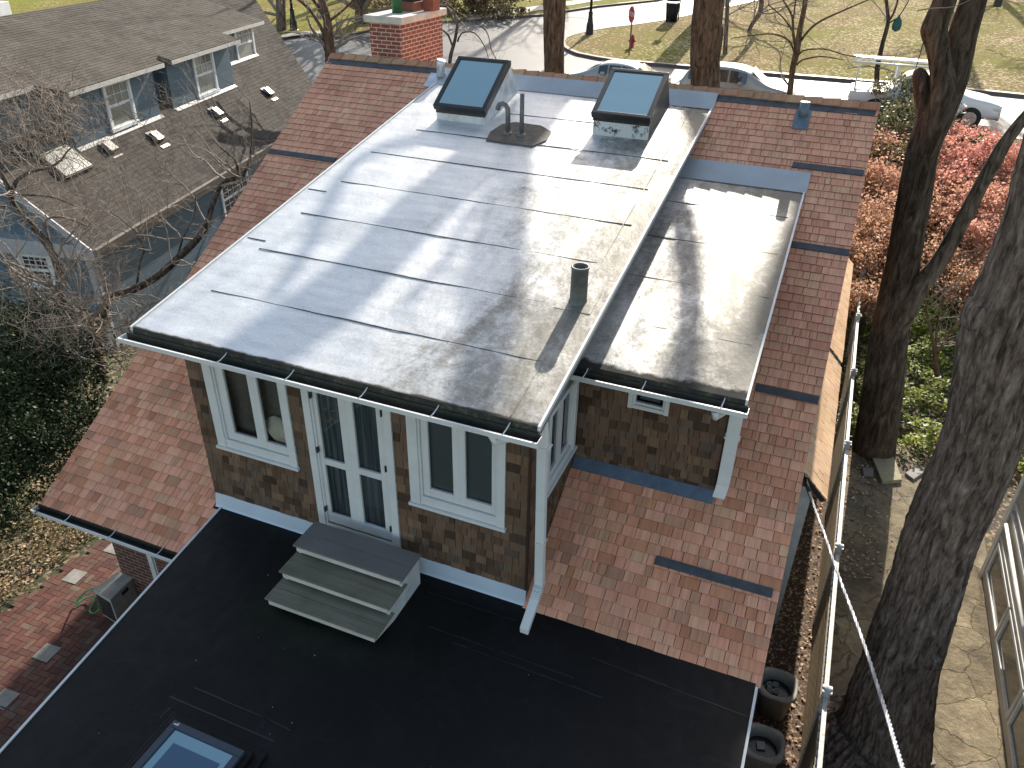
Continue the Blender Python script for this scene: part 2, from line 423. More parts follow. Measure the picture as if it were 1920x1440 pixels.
for p, q in (((804,1176),(1075,1272)), ((848,1206),(1130,1310)), ((363,1290),(540,1368)), ((318,1326),(300,1345)), ((20,1330),(0,1323)), ((462,1332),(545,1372)), ((800,1110),(965,1165)), ((1110,1235),(1400,1345))):
    ground_line(p, q)
for dd in (0, .13):
    lap = MB()
    a = (2.05-.18-dd, -3.04+.16+dd, 0); lap.box((1.95-dd*2, -2.90+dd, 0), (2.75+dd*2.2, -2.888+dd*1.05, .003)); lap.build('membrane_lap', M_EPLAP, flat)
# mushroom speck debris on the membrane
db = MB()
for k in range(18):
    x, y = rng.uniform(.8, 7.3), rng.uniform(-4.5, -.2); a = rng.uniform(0, 6.28); s_ = rng.uniform(.004, .011)
    if 1.8 < x < 3.5 and y > -1.45: continue
    db.obox((x, y, .001), (s_*math.cos(a), s_*math.sin(a), .004), (-s_*.5*math.sin(a), s_*.5*math.cos(a), 0), (0, 0, .003))
db.build('debris_fleck', M_WHITED, flat)
# skylight in the flat roof
sk0 = bpy.data.objects.new('flat_skylight', None)
c = MB(); c.box((1.88, -4.5, 0), (3.08, -2.90, .05)); c.box((1.97, -4.42, .05), (2.99, -2.98, .12)); sc0 = c.build('skylight', M_EPDM, house, .02)
f_ = MB(); z0, z1 = .12, .17
X0, X1, Yb, Yt = 2.05, 2.93, -4.35, -3.04
f_.box((X0, Yt-.075, z0), (X1, Yt, z1)); f_.box((X0, Yb, z0), (X1, Yb+.075, z1)); f_.box((X0, Yb+.075, z0), (X0+.075, Yt-.075, z1)); f_.box((X1-.075, Yb+.075, z0), (X1, Yt-.075, z1))
f_.build('frame', plain('slate_blue_frame', (.030,.042,.062), .4), sc0, .006)
g_ = MB(); g_.box((X0+.075, Yb+.075, z0), (X1-.075, Yt-.075, z0+.03)); g_.build('glass', glass('flat_skylight_glass', (.20,.32,.37), .04, .8), sc0)
g_ = MB(); g_.box((X0+.17, Yb+.10, z0+.031), (X1-.14, Yt-.20, z0+.034)); g_.build('inner_shade', glass('blind_below_glass', (.05,.10,.16), .05, .6), sc0)
g_ = MB(); g_.box((X0+.03, Yt-.045, z1), (X0+.085, Yt-.03, z1+.002)); g_.box((X0+.07, Yt-.03, z1), (X0+.085, Yt-.015, z1+.002)); g_.build('label_plate', M_WHITE, sc0)
bpy.data.objects.remove(sk0)

# ---- main dormer: shingled walls with openings
def cut_wall(mb, O, ux, uz, un, w, h, holes, th=.3):
    xs = sorted({0, w, *[a for q in holes for a in (q[0], q[1])]}); zs = sorted({0, h, *[a for q in holes for a in (q[2], q[3])]})
    for i in range(len(xs)-1):
        for j in range(len(zs)-1):
            cx, cz = (xs[i]+xs[i+1])/2, (zs[j]+zs[j+1])/2
            if any(q[0] < cx < q[1] and q[2] < cz < q[3] for q in holes): continue
            mb.obox(Vector(O)+Vector(ux)*xs[i]+Vector(uz)*zs[j], Vector(ux)*(xs[i+1]-xs[i]), Vector(uz)*(zs[j+1]-zs[j]), Vector(un)*-th)
def cut_iv(a, b, holes):
    def f(s):
        L = [(a, b)]
        for q in holes:
            if q[2] < s < q[3]:
                N = []
                for u, v in L:
                    if q[1] <= u or q[0] >= v: N.append((u, v)); continue
                    if q[0] > u: N.append((u, q[0]))
                    if q[1] < v: N.append((q[1], v))
                L = N
        return L
    return f
DW = 4.68
HW = [(.28,1.54,1.08,2.9), (1.76,2.98,.24,2.9), (3.18,4.41,1.09,2.9)]
dw = MB(); cut_wall(dw, (.02, .012, 0), (1,0,0), (0,0,1), (0,-1,0), DW-.04, 2.98, [(a-.02+.03,b-.02-.03,c+.03,d) for a,b,c,d in HW], .14)
dwo = dw.build('dormer_wall', M_UNDER, house)
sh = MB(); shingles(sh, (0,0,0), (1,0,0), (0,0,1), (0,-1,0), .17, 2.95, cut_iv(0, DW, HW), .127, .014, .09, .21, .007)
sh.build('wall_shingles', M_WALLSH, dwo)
# side wall, x = DW, facing +x
HS = [(.55, 1.62, 1.28, 2.40)]
sw = MB()
ply = [(DW-.012, .02, 0), (DW-.012, 7.4, S(7.4)-.1), (DW-.012, 7.4, RZ(7.4)-.12), (DW-.012, .02, RZ(0)-.12)]
for q in (((.02,0),(.58,S(.55)-.1),(.58,RZ(.55)-.12),(.02,RZ(0)-.12)), ((.58,S(.55)-.2),(1.59,S(1.6)-.2),(1.59,1.31),(.58,1.31)), ((.58,2.37),(1.59,2.37),(1.59,RZ(1.6)-.12),(.58,RZ(.55)-.12)), ((1.59,S(1.6)-.1),(7.4,S(7.4)-.1),(7.4,RZ(7.4)-.12),(1.59,RZ(1.6)-.12))):
    sw.prism([(DW-.012, a, b) for a, b in q], (-.14, 0, 0))
swo = sw.build('dormer_side_wall', M_UNDER, house)
sh = MB()
def side_iv(s):
    yb = s/TS + Y0 + .04; ya = max(.0, ((s+.14)-ZR)/MR-.5142)
    return cut_iv(ya, max(ya, min(yb, 7.3)), HS)(s)
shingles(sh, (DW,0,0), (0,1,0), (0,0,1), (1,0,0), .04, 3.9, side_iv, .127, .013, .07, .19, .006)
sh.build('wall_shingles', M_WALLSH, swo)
lw = MB(); lw.prism([(.02, .02, 0), (.02, 7.4, S(7.4)-.1), (.02, 7.4, RZ(7.4)-.12), (.02, .02, RZ(0)-.12)], (.1, 0, 0)); lw.build('dormer_side_wall', M_WALLSH, house)
cb = MB(); cb.box((DW+.001, -.016, .20), (DW+.020, .035, 2.9)); cb.build('corner_board', M_WALLSH, dwo)
fs = MB(); fs.prism([(.02, -.006, .0), (.02, -.075, .0), (.02, -.055, .025), (.02, -.022, .20), (.02, -.006, .21)], (DW+.0, 0, 0)); fs.build('base_flashing', M_FLASHW, dwo)

# interior behind the glass (dark room boxes, pale curtains)
def vglass():
    n = NT('clear_window_glass'); t = n.t
    tr = n.n('ShaderNodeBsdfTransparent'); tr.inputs[0].default_value = (.80,.85,.86,1)
    gl = n.n('ShaderNodeBsdfGlossy'); gl.inputs['Roughness'].default_value = .02; gl.inputs[0].default_value = (.9,.95,1,1)
    fr = n.n('ShaderNodeFresnel'); fr.inputs[0].default_value = 1.7; mx = n.n('ShaderNodeMixShader')
    n.L(fr.outputs[0], mx.inputs[0]); n.L(tr.outputs[0], mx.inputs[1]); n.L(gl.outputs[0], mx.inputs[2])
    n.L(mx.outputs[0], t.nodes['Material Output'].inputs[0]); return n.m
M_VG = vglass()
M_ROOM = plain('dim_room', (.17,.15,.13), .9, 0, .5, 2); M_SHADE = plain('grey_window_shade', (.135,.145,.155), .8, 0, .08); M_CURTN = plain('pale_curtain', (.80,.74,.62), .9)

def opening(kind, O, ux, un, panes, frame_rect, casing, mullions, deep=.10, back=M_ROOM, sill=None, name='window', parent=house, backd=.35):
    """frame_rect (x0,x1,z0,z1) outer; panes [(x0,x1,z0,z1)]"""
    O, ux, un = Vector(O), Vector(ux), Vector(un); uz = Vector((0,0,1))
    def B(mb, x0, x1, z0, z1, n0, n1, r=0): mb.obox(O+ux*x0+uz*z0+un*n0, ux*(x1-x0), uz*(z1-z0), un*(n1-n0), r)
    x0, x1, z0, z1 = frame_rect; cl, crt, cb_, ct = casing
    m = MB()
    B(m, x0, x0+cl, z0, z1, -.02, .032); B(m, x1-crt, x1, z0, z1, -.02, .032)
    B(m, x0+cl, x1-crt, z0, z0+cb_, -.02, .020); B(m, x0+cl, x1-crt, z1-ct, z1, -.02, .030)
    # stepped jambs going in
    B(m, x0+cl, x0+cl+.028, z0+cb_, z1-ct, -.10, .012); B(m, x1-crt-.028, x1-crt, z0+cb_, z1-ct, -.10, .012)
    root = m.build(name, M_WHITE, parent, .003)
    if sill:
        s_ = MB(); B(s_, x0-.02, x1+.02, z0-.03, z0+.012, -.02, .060); s_.build("sill", M_WHITE, root, .004)
    # sashes
    groups = mullions
    for gx0, gx1, gz0, gz1 in groups:
        m = MB(); ps = [p for p in panes if gx0 <= (p[0]+p[1])/2 <= gx1 and gz0 <= (p[2]+p[3])/2 <= gz1]
        xs0 = min(p[0] for p in ps); xs1 = max(p[1] for p in ps); zs0 = min(p[2] for p in ps); zs1 = max(p[3] for p in ps)
        B(m, gx0, xs0, gz0, gz1, -.055, -.012); B(m, xs1, gx1, gz0, gz1, -.055, -.012)
        B(m, xs0, xs1, gz0, zs0, -.055, -.012); B(m, xs0, xs1, zs1, gz1, -.055, -.012)
        zz = sorted(ps, key=lambda p: p[2])
        for a, b in zip(zz, zz[1:]):
            if b[2] > a[3]: B(m, xs0, xs1, a[3], b[2], -.055, -.012)
        m.build(kind, M_WHITE, root, .003)
        for p in ps:
            g = MB(); q_ = [O+ux*a_+uz*c_-un*.040 for a_, c_ in ((p[0],p[2]),(p[1],p[2]),(p[1],p[3]),(p[0],p[3]))]; g.quad(*q_); g.build('pane', M_VG, root)
    m = MB(); B(m, x0+.13, x1-.13, z0+.10, z1-.04, -.085, -.075) if back is not M_ROOM else B(m, x0+.13, x1-.13, z0+.10, z1-.04, -.18, -.17)
    m.build('blind' if back is not M_ROOM else 'room_behind', back, root)
    return root, B
W1 = (.28,1.54,1.10,2.9)
w1, B1 = opening('sash', (0,0,0), (1,0,0), (0,-1,0), [(.56,.93,1.35,2.62),(1.07,1.38,1.35,2.62)], W1, (.13,.10,.13,.05), [(.44,1.0,1.235,2.72),(1.0,1.44,1.235,2.72)], sill=True)
cu_ = MB()
for k in range(9):
    a = k/9; cu_.tube([(.98+.36*a, .15, 1.56+.14*math.sin(a*3)), (1.08+.34*a, .105, 1.46), (1.16+.30*a, .14, 1.30)], .03, 6)
cu_.build('curtain', M_CURTN, w1)
w2, B2 = opening('sash', (0,0,0), (1,0,0), (0,-1,0), [(3.43,3.74,1.35,2.62),(3.90,4.23,1.35,2.62)], (3.18,4.41,1.10,2.9), (.13,.10,.13,.05), [(3.34,3.815,1.235,2.72),(3.815,4.31,1.235,2.72)], sill=True, back=M_SHADE)
dr, B3 = opening('door_leaf', (0,0,0), (1,0,0), (0,-1,0), [(1.94,2.245,.46,1.26),(1.94,2.245,1.35,2.62),(2.44,2.76,.46,1.26),(2.44,2.76,1.35,2.62)], (1.76,2.98,.24,2.9), (.10,.10,.06,.05), [(1.86,2.34,.30,2.72),(2.34,2.88,.30,2.72)], back=M_CURT, name='french_door')
for x in (1.885, 2.855):
    for z in (.50, 1.45, 2.25):
        h = MB(); B3(h, x-.008, x+.008, z, z+.085, -.012, .036); h.build('hinge', M_BLACKF, dr)
ws, B4 = opening('sash', (DW,0,0), (0,1,0), (1,0,0), [(.72,1.02,1.44,2.30),(1.16,1.46,1.44,2.30)], (.55,1.62,1.28,2.40), (.09,.09,.09,.06), [(.65,1.09,1.37,2.34),(1.09,1.53,1.37,2.34)], sill=True)

# ---- dormer roof
def RP(x, y, off=0): return Vector((x, y, RZ(y)+off))
YB = 7.47; YF = -.515; RX0, RX1 = -.14, 4.955
dr_ = MB()
nx, ny = 60, 90
def zwob(x, y): return .012*(noise.noise((x*.9, y*.5, 1.3))) + .004*noise.noise((x*4, y*2.5, 5))
gv = [[(RX0+(RX1-RX0)*i/nx, YF+(YB-YF)*j/ny) for i in range(nx+1)] for j in range(ny+1)]
base = len(dr_.v)
for j in range(ny+1):
    for i in range(nx+1):
        x, y = gv[j][i]; e = min(1, min(x-RX0, RX1-x, y-YF, YB-y)/.15); dr_.v.append((x, y, RZ(y)+zwob(x, y)*e))
for j in range(ny):
    for i in range(nx):
        a = j*(nx+1)+i; dr_.f.append((a, a+1, a+nx+2, a+nx+1)); dr_.r.append(0); dr_.smooth.append(True)
droof = dr_.build('dormer_roof', M_SILVER, house)
b = MB(); b.prism([RP(RX0+.004, YF+.01, -.004-.02), RP(RX0+.004, YB, -.024), RP(RX0+.004, YB, -.16), RP(RX0+.004, YF+.01, -.16)], (RX1-RX0-.008, 0, 0)); b.build('roof_edge', plain('grey_fascia', (.16,.17,.18), .6), droof)
# dark front lip
lp = MB()
N = 90
for i in range(N):
    x0 = RX0+(RX1-RX0)*i/N; x1 = RX0+(RX1-RX0)*(i+1)/N
    a0, a1 = [.050+.028*noise.noise((x*3.1, 0, 0)) for x in (x0, x1)]
    P = [Vector((x0, YF+a0, RZ(YF+a0)+.003)), Vector((x1, YF+a1, RZ(YF+a1)+.003)), Vector((x1, YF-.012, ZR-.012)), Vector((x0, YF-.012, ZR-.012)), Vector((x1, YF-.03, ZR-.10)), Vector((x0, YF-.03, ZR-.10))]
    lp.quad(P[5], P[4], P[2]+Vector((0,.012,.012)), P[3]+Vector((0,.012,.012)))
lp.build('roof_lip', M_MOSS, droof)
sm = MB()
def seam(mb, x0, x1, y, zf, wd=.009, h=.005):
    n = int((x1-x0)/.12)
    for i in range(n):
        a = x0+(x1-x0)*i/n; b_ = x0+(x1-x0)*(i+1)/n; ja = .010*noise.noise((a*2, y*5, 0)); jb = .010*noise.noise((b_*2, y*5, 0)); wv = wd*rng.uniform(.5, 1.1)
        mb.prism([(a, y+ja, zf(y+ja)-.004), (b_, y+jb, zf(y+jb)-.004), (b_, y+jb+wv, zf(y+jb+wv)-.004), (a, y+ja+wv, zf(y+ja+wv)-.004)], (0, 0, h+.006))
M_TAR = plain('tar_seam', (.085,.082,.076), .7, 0, .6, 20)
for x0, x1, y in ((.26,4.64,.40), (.23,4.55,1.41), (.22,4.6,2.40), (.26,4.75,3.40), (.17,4.7,4.42), (.48,4.75,5.38), (1.7,3.3,6.4), (-.1,.22,3.05), (-.1,.2,1.6)):
    sm = MB(); seam(sm, x0, x1, y, RZ); sm.build('lap_seam', M_TAR, droof)
for x in (4.64,):                                # edge strips lapped lengthwise, a few mm proud
    e = MB()
    for k in range(40):
        y0 = YF+.05+k*.197
        e.obox((x+.004*noise.noise((0,y0,3)), y0, RZ(y0)+.001), (0,.2,.2*MR), (.010,0,0), (0,0,.008))
    e.build('strip_edge', M_SILVER, droof)
for x0, x1 in ((RX1-.004, RX1+.024), (RX0-.024, RX0+.004)):
    m = MB(); m.prism([RP(x0, YF-.02, .020), RP(x0, YB, .020), RP(x0, YB, -.035), RP(x0, YF-.02, -.035)], (x1-x0, 0, 0)); m.build('edge_trim', M_WHITE, droof)
fl2 = MB(); fl2.prism([RP(-.13, YB-.06, .012), RP(5.0, YB-.06, .012), SP(5.0, 7.74, .05), SP(-.13, 7.74, .05)], (0,0,.006)); fl2.build('top_flashing', M_GALV, droof)

# ---- patch and pipes
pt = MB(); pp = [(1.79,5.30),(1.73,5.62),(1.80,5.95),(1.98,6.08),(2.45,6.06),(2.70,5.88),(2.74,5.55),(2.60,5.27)]
pt.prism([RP(x, y, .002) for x, y in pp], (0,0,.016))
M_PATCH = plain('tar_patch', (.115,.095,.08), .75, 0, .5, 7, .006)
pto = pt.build('tar_patch', M_PATCH, droof, .01)
g = MB(); z = RZ(5.62)
g.tube([(2.04,5.62,z), (2.04,5.62,z+.33), (2.035,5.62,z+.40), (2.0,5.62,z+.455), (1.945,5.62,z+.475), (1.89,5.62,z+.455), (1.862,5.62,z+.40), (1.86,5.62,z+.37)], .040, 14)
g.lathe((2.04,5.62,z), [(.085,0),(.085,.02),(.05,.05)], 16)
g.build('gooseneck_vent', M_PIPE, house)
g = MB(); g.tube([(2.28,5.62,z), (2.28,5.62,z+.66)], .036, 14); g.lathe((2.28,5.62,z), [(.09,0),(.09,.02),(.045,.05)], 16); g.build('vent_pipe', M_PIPE, house)
P = atx(0,0,0); d = ray(1083, 566); s_ = ((ZR+(CP.y+.5142)*MR)-CP.z)/(d.z-d.y*MR); P = CP+d*s_
g = MB(); g.lathe((P.x, P.y+.02, P.z-.01), [(.125,-.02),(.120,.01),(.104,.03),(.100,.06),(.100,.42),(.106,.425),(.106,.45),(.088,.45),(.086,.15)], 28); g.build('vent_stack', plain('stack_grey_green', (.13,.14,.13), .55, .2, .4, 9), house)
# square patch at its foot
g = MB(); g.prism([RP(P.x-.22, P.y-.2, .002), RP(P.x+.22, P.y-.2, .002), RP(P.x+.22, P.y+.24, .002), RP(P.x-.22, P.y+.24, .002)], (0,0,.008)); g.build('stack_patch', M_SILVER, droof)

# ---- dormer skylights
def skylight(x0, x1, ya, dirty, h=.17, rise=.62):
    zb = RZ(ya)-.02; yb = ya+1.45
    c = MB(); c.prism([(x0, ya, zb), (x0, yb, RZ(yb)-.02), (x0, ya+1.08, RZ(ya)+h+rise*1.04), (x0, ya, RZ(ya)+h)], (x1-x0, 0, 0))
    so_ = c.build('skylight', M_CURBD if dirty else M_CURB, house, .008)
    sl = Vector((0, 1.0, rise)).normalized(); nn = Vector((0, -sl.z, sl.y)); A = Vector((x0-.03, ya-.03, RZ(ya)+h-.01)); LN = (1+rise**2)**.5*1.03; WX = x1-x0+.06
    f = MB(); t = .075
    f.obox(A, (WX,0,0), sl*t, nn*.105); f.obox(A+sl*(LN-t), (WX,0,0), sl*t, nn*.105)
    f.obox(A+sl*t, (t,0,0), sl*(LN-2*t), nn*.105); f.obox(A+sl*t+Vector((WX-t,0,0)), (t,0,0), sl*(LN-2*t), nn*.105)
    f.build('frame', M_BLACKF, so_, .012)
    f = MB(); f.obox(A+sl*t+Vector((t,0,0))+nn*.02, (WX-2*t,0,0), sl*(LN-2*t), nn*.065); f.build('glass', M_SKYG, so_)
    f = MB(); B0 = Vector((x0-.008, ya-.008, RZ(ya)+h-.02)); f.prism([B0-Vector((0,0,.035)), B0+Vector((0,1.10,rise*1.1-.06)), B0+Vector((0,1.10,rise*1.1+.02)), B0+Vector((0,0,.035))], (x1-x0+.016,0,0)); f.build('flashing_collar', M_MOSS if dirty else M_BLACKF, so_)
M_CURB = plain('silver_painted_curb', (.62,.65,.68), .5, .25, .35, 5, .004)
n_ = NT('peeling_black_curb'); q_ = n_.noise(4.5, 7, .72); x_, y_, z_ = n_.sep(n_.co())
lowf = n_.ramp(y_, [(.0, 1), (1, 1)])
frontm = n_.math('LESS_THAN', y_, 6.05)
c_ = n_.mix(n_.math('MULTIPLY', frontm, n_.ramp(q_, [(.52,1),(.60,0)])), (.030,.030,.034), (.50,.53,.56))
n_.bump(n_.noise(12, 5, .7), .01); M_CURBD = n_.out(c_, .6)
skylight(.62, 1.52, 5.87, False)
skylight(3.36, 4.26, 5.99, True, .27, .50)

# ---- gutters
def gutter(x0, x1, ya, z, parent, wd=.135, hang=(), shelf=True):
    g = MB(); t = .006
    g.box((x0, ya-wd, z-.062), (x1, ya-wd+t, z)); g.box((x0, ya-wd-.012, z-.016), (x1, ya-wd+.010, z+.002))
    g.prism([(x0, ya-wd+t, z-.062), (x0, ya, z-.115), (x0, ya, z-.108), (x0, ya-wd+t, z-.055)], (x1-x0,0,0))
    g.prism([(x0-.006, ya-wd, z), (x0-.006, ya-wd, z-.062), (x0-.006, ya, z-.115), (x0-.006, ya, z)], (.006,0,0)); g.prism([(x1, ya-wd, z), (x1, ya-wd, z-.062), (x1, ya, z-.115), (x1, ya, z)], (.006,0,0))
    go = g.build('gutter', M_WHITE, parent)
    i_ = MB(); i_.prism([(x0+.002, ya-wd+t+.001, z-.054), (x0+.002, ya-t-.001, z-.100), (x0+.002, ya-t-.001, z-.075), (x0+.002, ya-wd+t+.001, z-.040)], (x1-x0-.004,0,0)); i_.box((x0+.002, ya-t-.006, z-.085), (x1-.002, ya-t+.004, z+.02)); i_.build('gutter_grime', M_GUTIN, go)
    for h in hang:
        m = MB(); m.tube([(h, ya-wd, z+.004), (h+.004, ya-wd+.06, z+.006), (h+.012, ya-.02, z+.03), (h+.014, ya+.02, z+.05)], .007, 6); m.build('hanger', M_WHITE, go)
    return go
gutter(-.22, 5.0, YF-.032, ZR-.075, house, .14, [aty(px, py, YF-.17).x for px, py in ((405,672),(533,705),(672,745),(807,775),(942,810))])
gutter(XL-.03, -.05, -.735, S(-.73)-.02, house, .13, [aty(px, py, -.86).x for px, py in ((118,972),(202,1002),(292,1035))])

# ---- downspouts
def rect_pipe(pts, w, d, name='downspout', mat=M_WHITE, parent=house):
    m = MB()
    for a, b in zip(pts, pts[1:]):
        a, b = Vector(a), Vector(b); t = (b-a)
        m.obox(a+Vector((-w/2, 0, 0)), (w,0,0), t, Vector((0,-d,0)) if abs(t.z) > abs(t.y) else Vector((0,0,d)))
    return m.build(name, mat, parent, .008)
ds = rect_pipe([(4.83,-.05,2.86), (4.86,-.06,2.60), (4.90,-.06,.50)], .105, .09)
e = MB()
for k in range(7): e.obox((4.845-.003*k*0, -.165-k*.018, .50-k*.016), (.112,0,0), (0,.11,0), (0,0,-.010))
e.build('elbow', M_WHITE, ds); rect_pipe([(4.90,-.09,.48), (4.905,-.13,.42), (4.89,-.55,.10)], .11, .085, 'outlet', M_WHITE, ds)
for z in (2.47, 1.15):
    e = MB(); e.box((4.83 if z > 2 else 4.835, -.156, z), (4.955, -.045, z+.012)); e.build('joint_band', M_WHITED, ds)
e = MB(); e.tube([(4.50,-.60,2.83), (4.52,-.60,2.76), (4.75,-.35,2.74), (4.84,-.12,2.72)], .045, 10); e.build('gutter_outlet', M_WHITE, ds)

# ---- small dormer
sd_ = MB(); HX = [(5.33-4.70, 5.84-4.70, 2.03, 2.6)]
cut_wall(sd_, (4.70, 1.70, .0), (1,0,0), (0,0,1), (0,-1,0), 1.83, 2.62, [(a+.02, b-.02, c+.02, d) for a, b, c, d in HX], .12)
so2 = sd_.build('small_dormer_wall', M_UNDER, house)
sh = MB(); shingles(sh, (4.70,1.69,0), (1,0,0), (0,0,1), (0,-1,0), 1.03, 2.62, cut_iv(0, 1.83, HX), .127, .016, .08, .20, .012)
sh.build('wall_shingles', M_WALLSH, so2)
m = MB(); m.prism([(6.43,1.72,.9), (6.43,6.2,S(6.2)-.1), (6.43,6.2,3.5), (6.43,1.72,2.62)], (.1,0,0)); m.build('small_dormer_side', M_WALLSH, so2)
m = MB(); m.prism([(4.70, 1.675, 1.10), (4.70, 1.56, .99), (4.70, 1.56, .965), (4.70, 1.675, 1.0)], (1.85,0,0)); m.build('base_flashing', plain('blue_grey_flashing', (.10,.145,.20), .5, .3, .3, 6), so2)
opening('sash', (4.70,1.69,0), (1,0,0), (0,-1,0), [(.72,1.06,2.11,2.50)], (.63,1.14,2.03,2.6), (.055,.055,.05,.03), [(.665,1.11,2.07,2.55)], back=M_SHADE)
M2 = .196; ZS = 2.70; Y1, Y2, SX0, SX1 = 1.30, 6.12, 4.70, 6.715
def QZ(y): return ZS+(y-Y1)*M2
r2 = MB(); nx, ny = 30, 60
for j in range(ny+1):
    for i in range(nx+1):
        x = SX0+(SX1-SX0)*i/nx; y = Y1+(Y2-Y1)*j/ny; e_ = min(1, min(x-SX0, SX1-x, y-Y1, Y2-y)/.15); r2.v.append((x, y, QZ(y)+(zwob(x+9, y))*e_*1.3))
for j in range(ny):
    for i in range(nx):
        a = j*(nx+1)+i; r2.f.append((a, a+1, a+nx+2, a+nx+1)); r2.r.append(0); r2.smooth.append(True)
sroof = r2.build('small_dormer_roof', M_SILVER2, house)
def QP(x, y, o=0): return Vector((x, y, QZ(y)+o))
b = MB(); b.prism([QP(SX0, Y1+.01, -.024), QP(SX0, Y2, -.024), QP(SX0, Y2, -.15), QP(SX0, Y1+.01, -.15)], (SX1-SX0-.004, 0, 0)); b.build('roof_edge', M_WHITED, sroof)
m = MB(); m.prism([QP(SX1-.004, Y1-.02, .018), QP(SX1-.004, Y2, .018), QP(SX1-.004, Y2, -.05), QP(SX1-.004, Y1-.02, -.05)], (.026,0,0)); m.build('edge_trim', M_WHITE, sroof)
lp = MB(); N = 50
for i in range(N):
    x0 = SX0+(SX1-SX0)*i/N; x1 = SX0+(SX1-SX0)*(i+1)/N
    a0, a1 = [.13+.07*noise.noise((x*3.7, 4, 0))+.03*noise.noise((x*14, 4, 0)) - .04*((x-SX0)/2) for x in (x0, x1)]
    P = [Vector((x0, Y1+a0, QZ(Y1+a0)+.004)), Vector((x1, Y1+a1, QZ(Y1+a1)+.004)), Vector((x1, Y1-.012, ZS-.012)), Vector((x0, Y1-.012, ZS-.012)), Vector((x1, Y1-.03, ZS-.10)), Vector((x0, Y1-.03, ZS-.10))]
    lp.quad(P[5], P[4], P[2]+Vector((0,.012,.012)), P[3]+Vector((0,.012,.012)))
lp.build('roof_lip', M_MOSS, sroof)
sm = MB()
for x0, x1, y in ((4.8,6.6,2.25), (4.8,6.65,3.25), (4.8,6.6,4.28), (4.8,6.6,5.3)): sm = MB(); seam(sm, x0, x1, y, QZ, .006, .004); sm.build('lap_seam', M_TAR, sroof)
m = MB(); m.prism([QP(4.70, Y2-.05, .012), QP(6.76, Y2-.05, .012), SP(6.76, 6.44, .03), SP(4.70, 6.44, .03)], (0,0,.006)); m.build('top_flashing', M_GALV, sroof)
m = MB(); m.box((DW+.022, 1.75, 2.5), (DW+.03, 1.76, 2.6)); 
gutter(4.72, 6.76, Y1-.032, ZS-.07, house, .13, [aty(px, py, Y1-.16).x for px, py in ((1093,700),(1203,725),(1353,757))])
ds2 = rect_pipe([(6.62,1.64,2.56), (6.63,1.64,2.40), (6.63,1.64,1.30), (6.61,1.60,1.12)], .15, .09)
m = MB(); m.box((6.54,1.545,1.98), (6.72,1.648,2.0)); m.build('joint_band', M_WHITED, ds2)
m = MB(); m.tube([(6.42,1.20,2.54), (6.43,1.20,2.47), (6.50,1.38,2.45), (6.60,1.58,2.45)], .045, 10); m.build('gutter_outlet', M_WHITE, ds2)

# ---- small metal vents by the ridge
P = SP(-.13, 7.55, .03)
v = MB(); v.prism([SP(-.38,7.30,.02), SP(.05,7.30,.02), SP(.05,7.62,.02), SP(-.38,7.62,.02)], UN*.01); v.tube([P, P+Vector((0,0,.22)), P+Vector((.02,0,.30))], [.085,.08,.085], 10, disp=lambda p,d,a,L: .15*noise.noise((p*20)+d*2)); v.build('roof_vent', plain('bright_lead_flashing', (.62,.66,.72), .35, .5, .3, 9), house)
P = SP(6.42, 7.50, .03)
v = MB(); v.prism([SP(6.30,7.22,.022), SP(6.54,7.22,.022), SP(6.54,7.60,.022), SP(6.30,7.60,.022)], UN*.01); v.tube([P-Vector((0,0,.1)), P+Vector((0,0,.20))], .075, 16); v.build('roof_vent', plain('blue_lead_flashing', (.13,.18,.23), .5, .3, .3, 9), house)
v = MB(); v.prism([SP(-1.42,5.44,.03), SP(-1.05,5.44,.03), SP(-.95,5.75,.03), SP(-1.12,5.75,.03)], UN*.01) if False else v.prism([SP(-.36,5.12,.03), SP(-.14,5.02,.03), SP(-.14,5.42,.03), SP(-.22,5.42,.03)], UN*.01)
v.build('step_flashing', M_GALV, house)

# ---- chimney
ch = MB(); cx0, cx1, cy0, cy1 = -2.06, -1.36, 8.25, 10.05
ch.box((cx0, cy0, 3.2), (cx1, cy1, 5.27)); cho = ch.build('chimney', M_BRICK, house)
m = MB(); m.box((cx0-.08, cy0-.08, 5.27), (cx1+.08, cy1+.08, 5.40)); m.build('cap', M_CONC, cho, .01)
m = MB(); P = atz(745, 24, 5.40); m.lathe(P, [(.105,0),(.105,.42),(.11,.42),(.11,.46),(.08,.46)], 18); m.build('flue', plain('green_painted_flue', (.05,.17,.07), .6, 0, .4, 12), cho)
P = atz(772, 20, 5.40); m = MB(); m.box((P.x-.20, P.y-.2, 5.40), (P.x+.17, P.y+.2, 5.58)); m.build('flue', plain('terracotta_flue', (.28,.10,.06), .8, 0, .3, 9), cho, .01)
m = MB(); m.box((P.x-.18, P.y-.18, 5.581), (P.x+.15, P.y+.18, 5.75)); m.build('flue_cap', M_BLACKF, cho)
m = MB(); m.box((P.x+.21, P.y+.1, 5.40), (P.x+.45, P.y+.4, 5.72)); m.build('flue', plain('red_clay_flue', (.24,.075,.05), .8, 0, .3, 9), cho, .01)

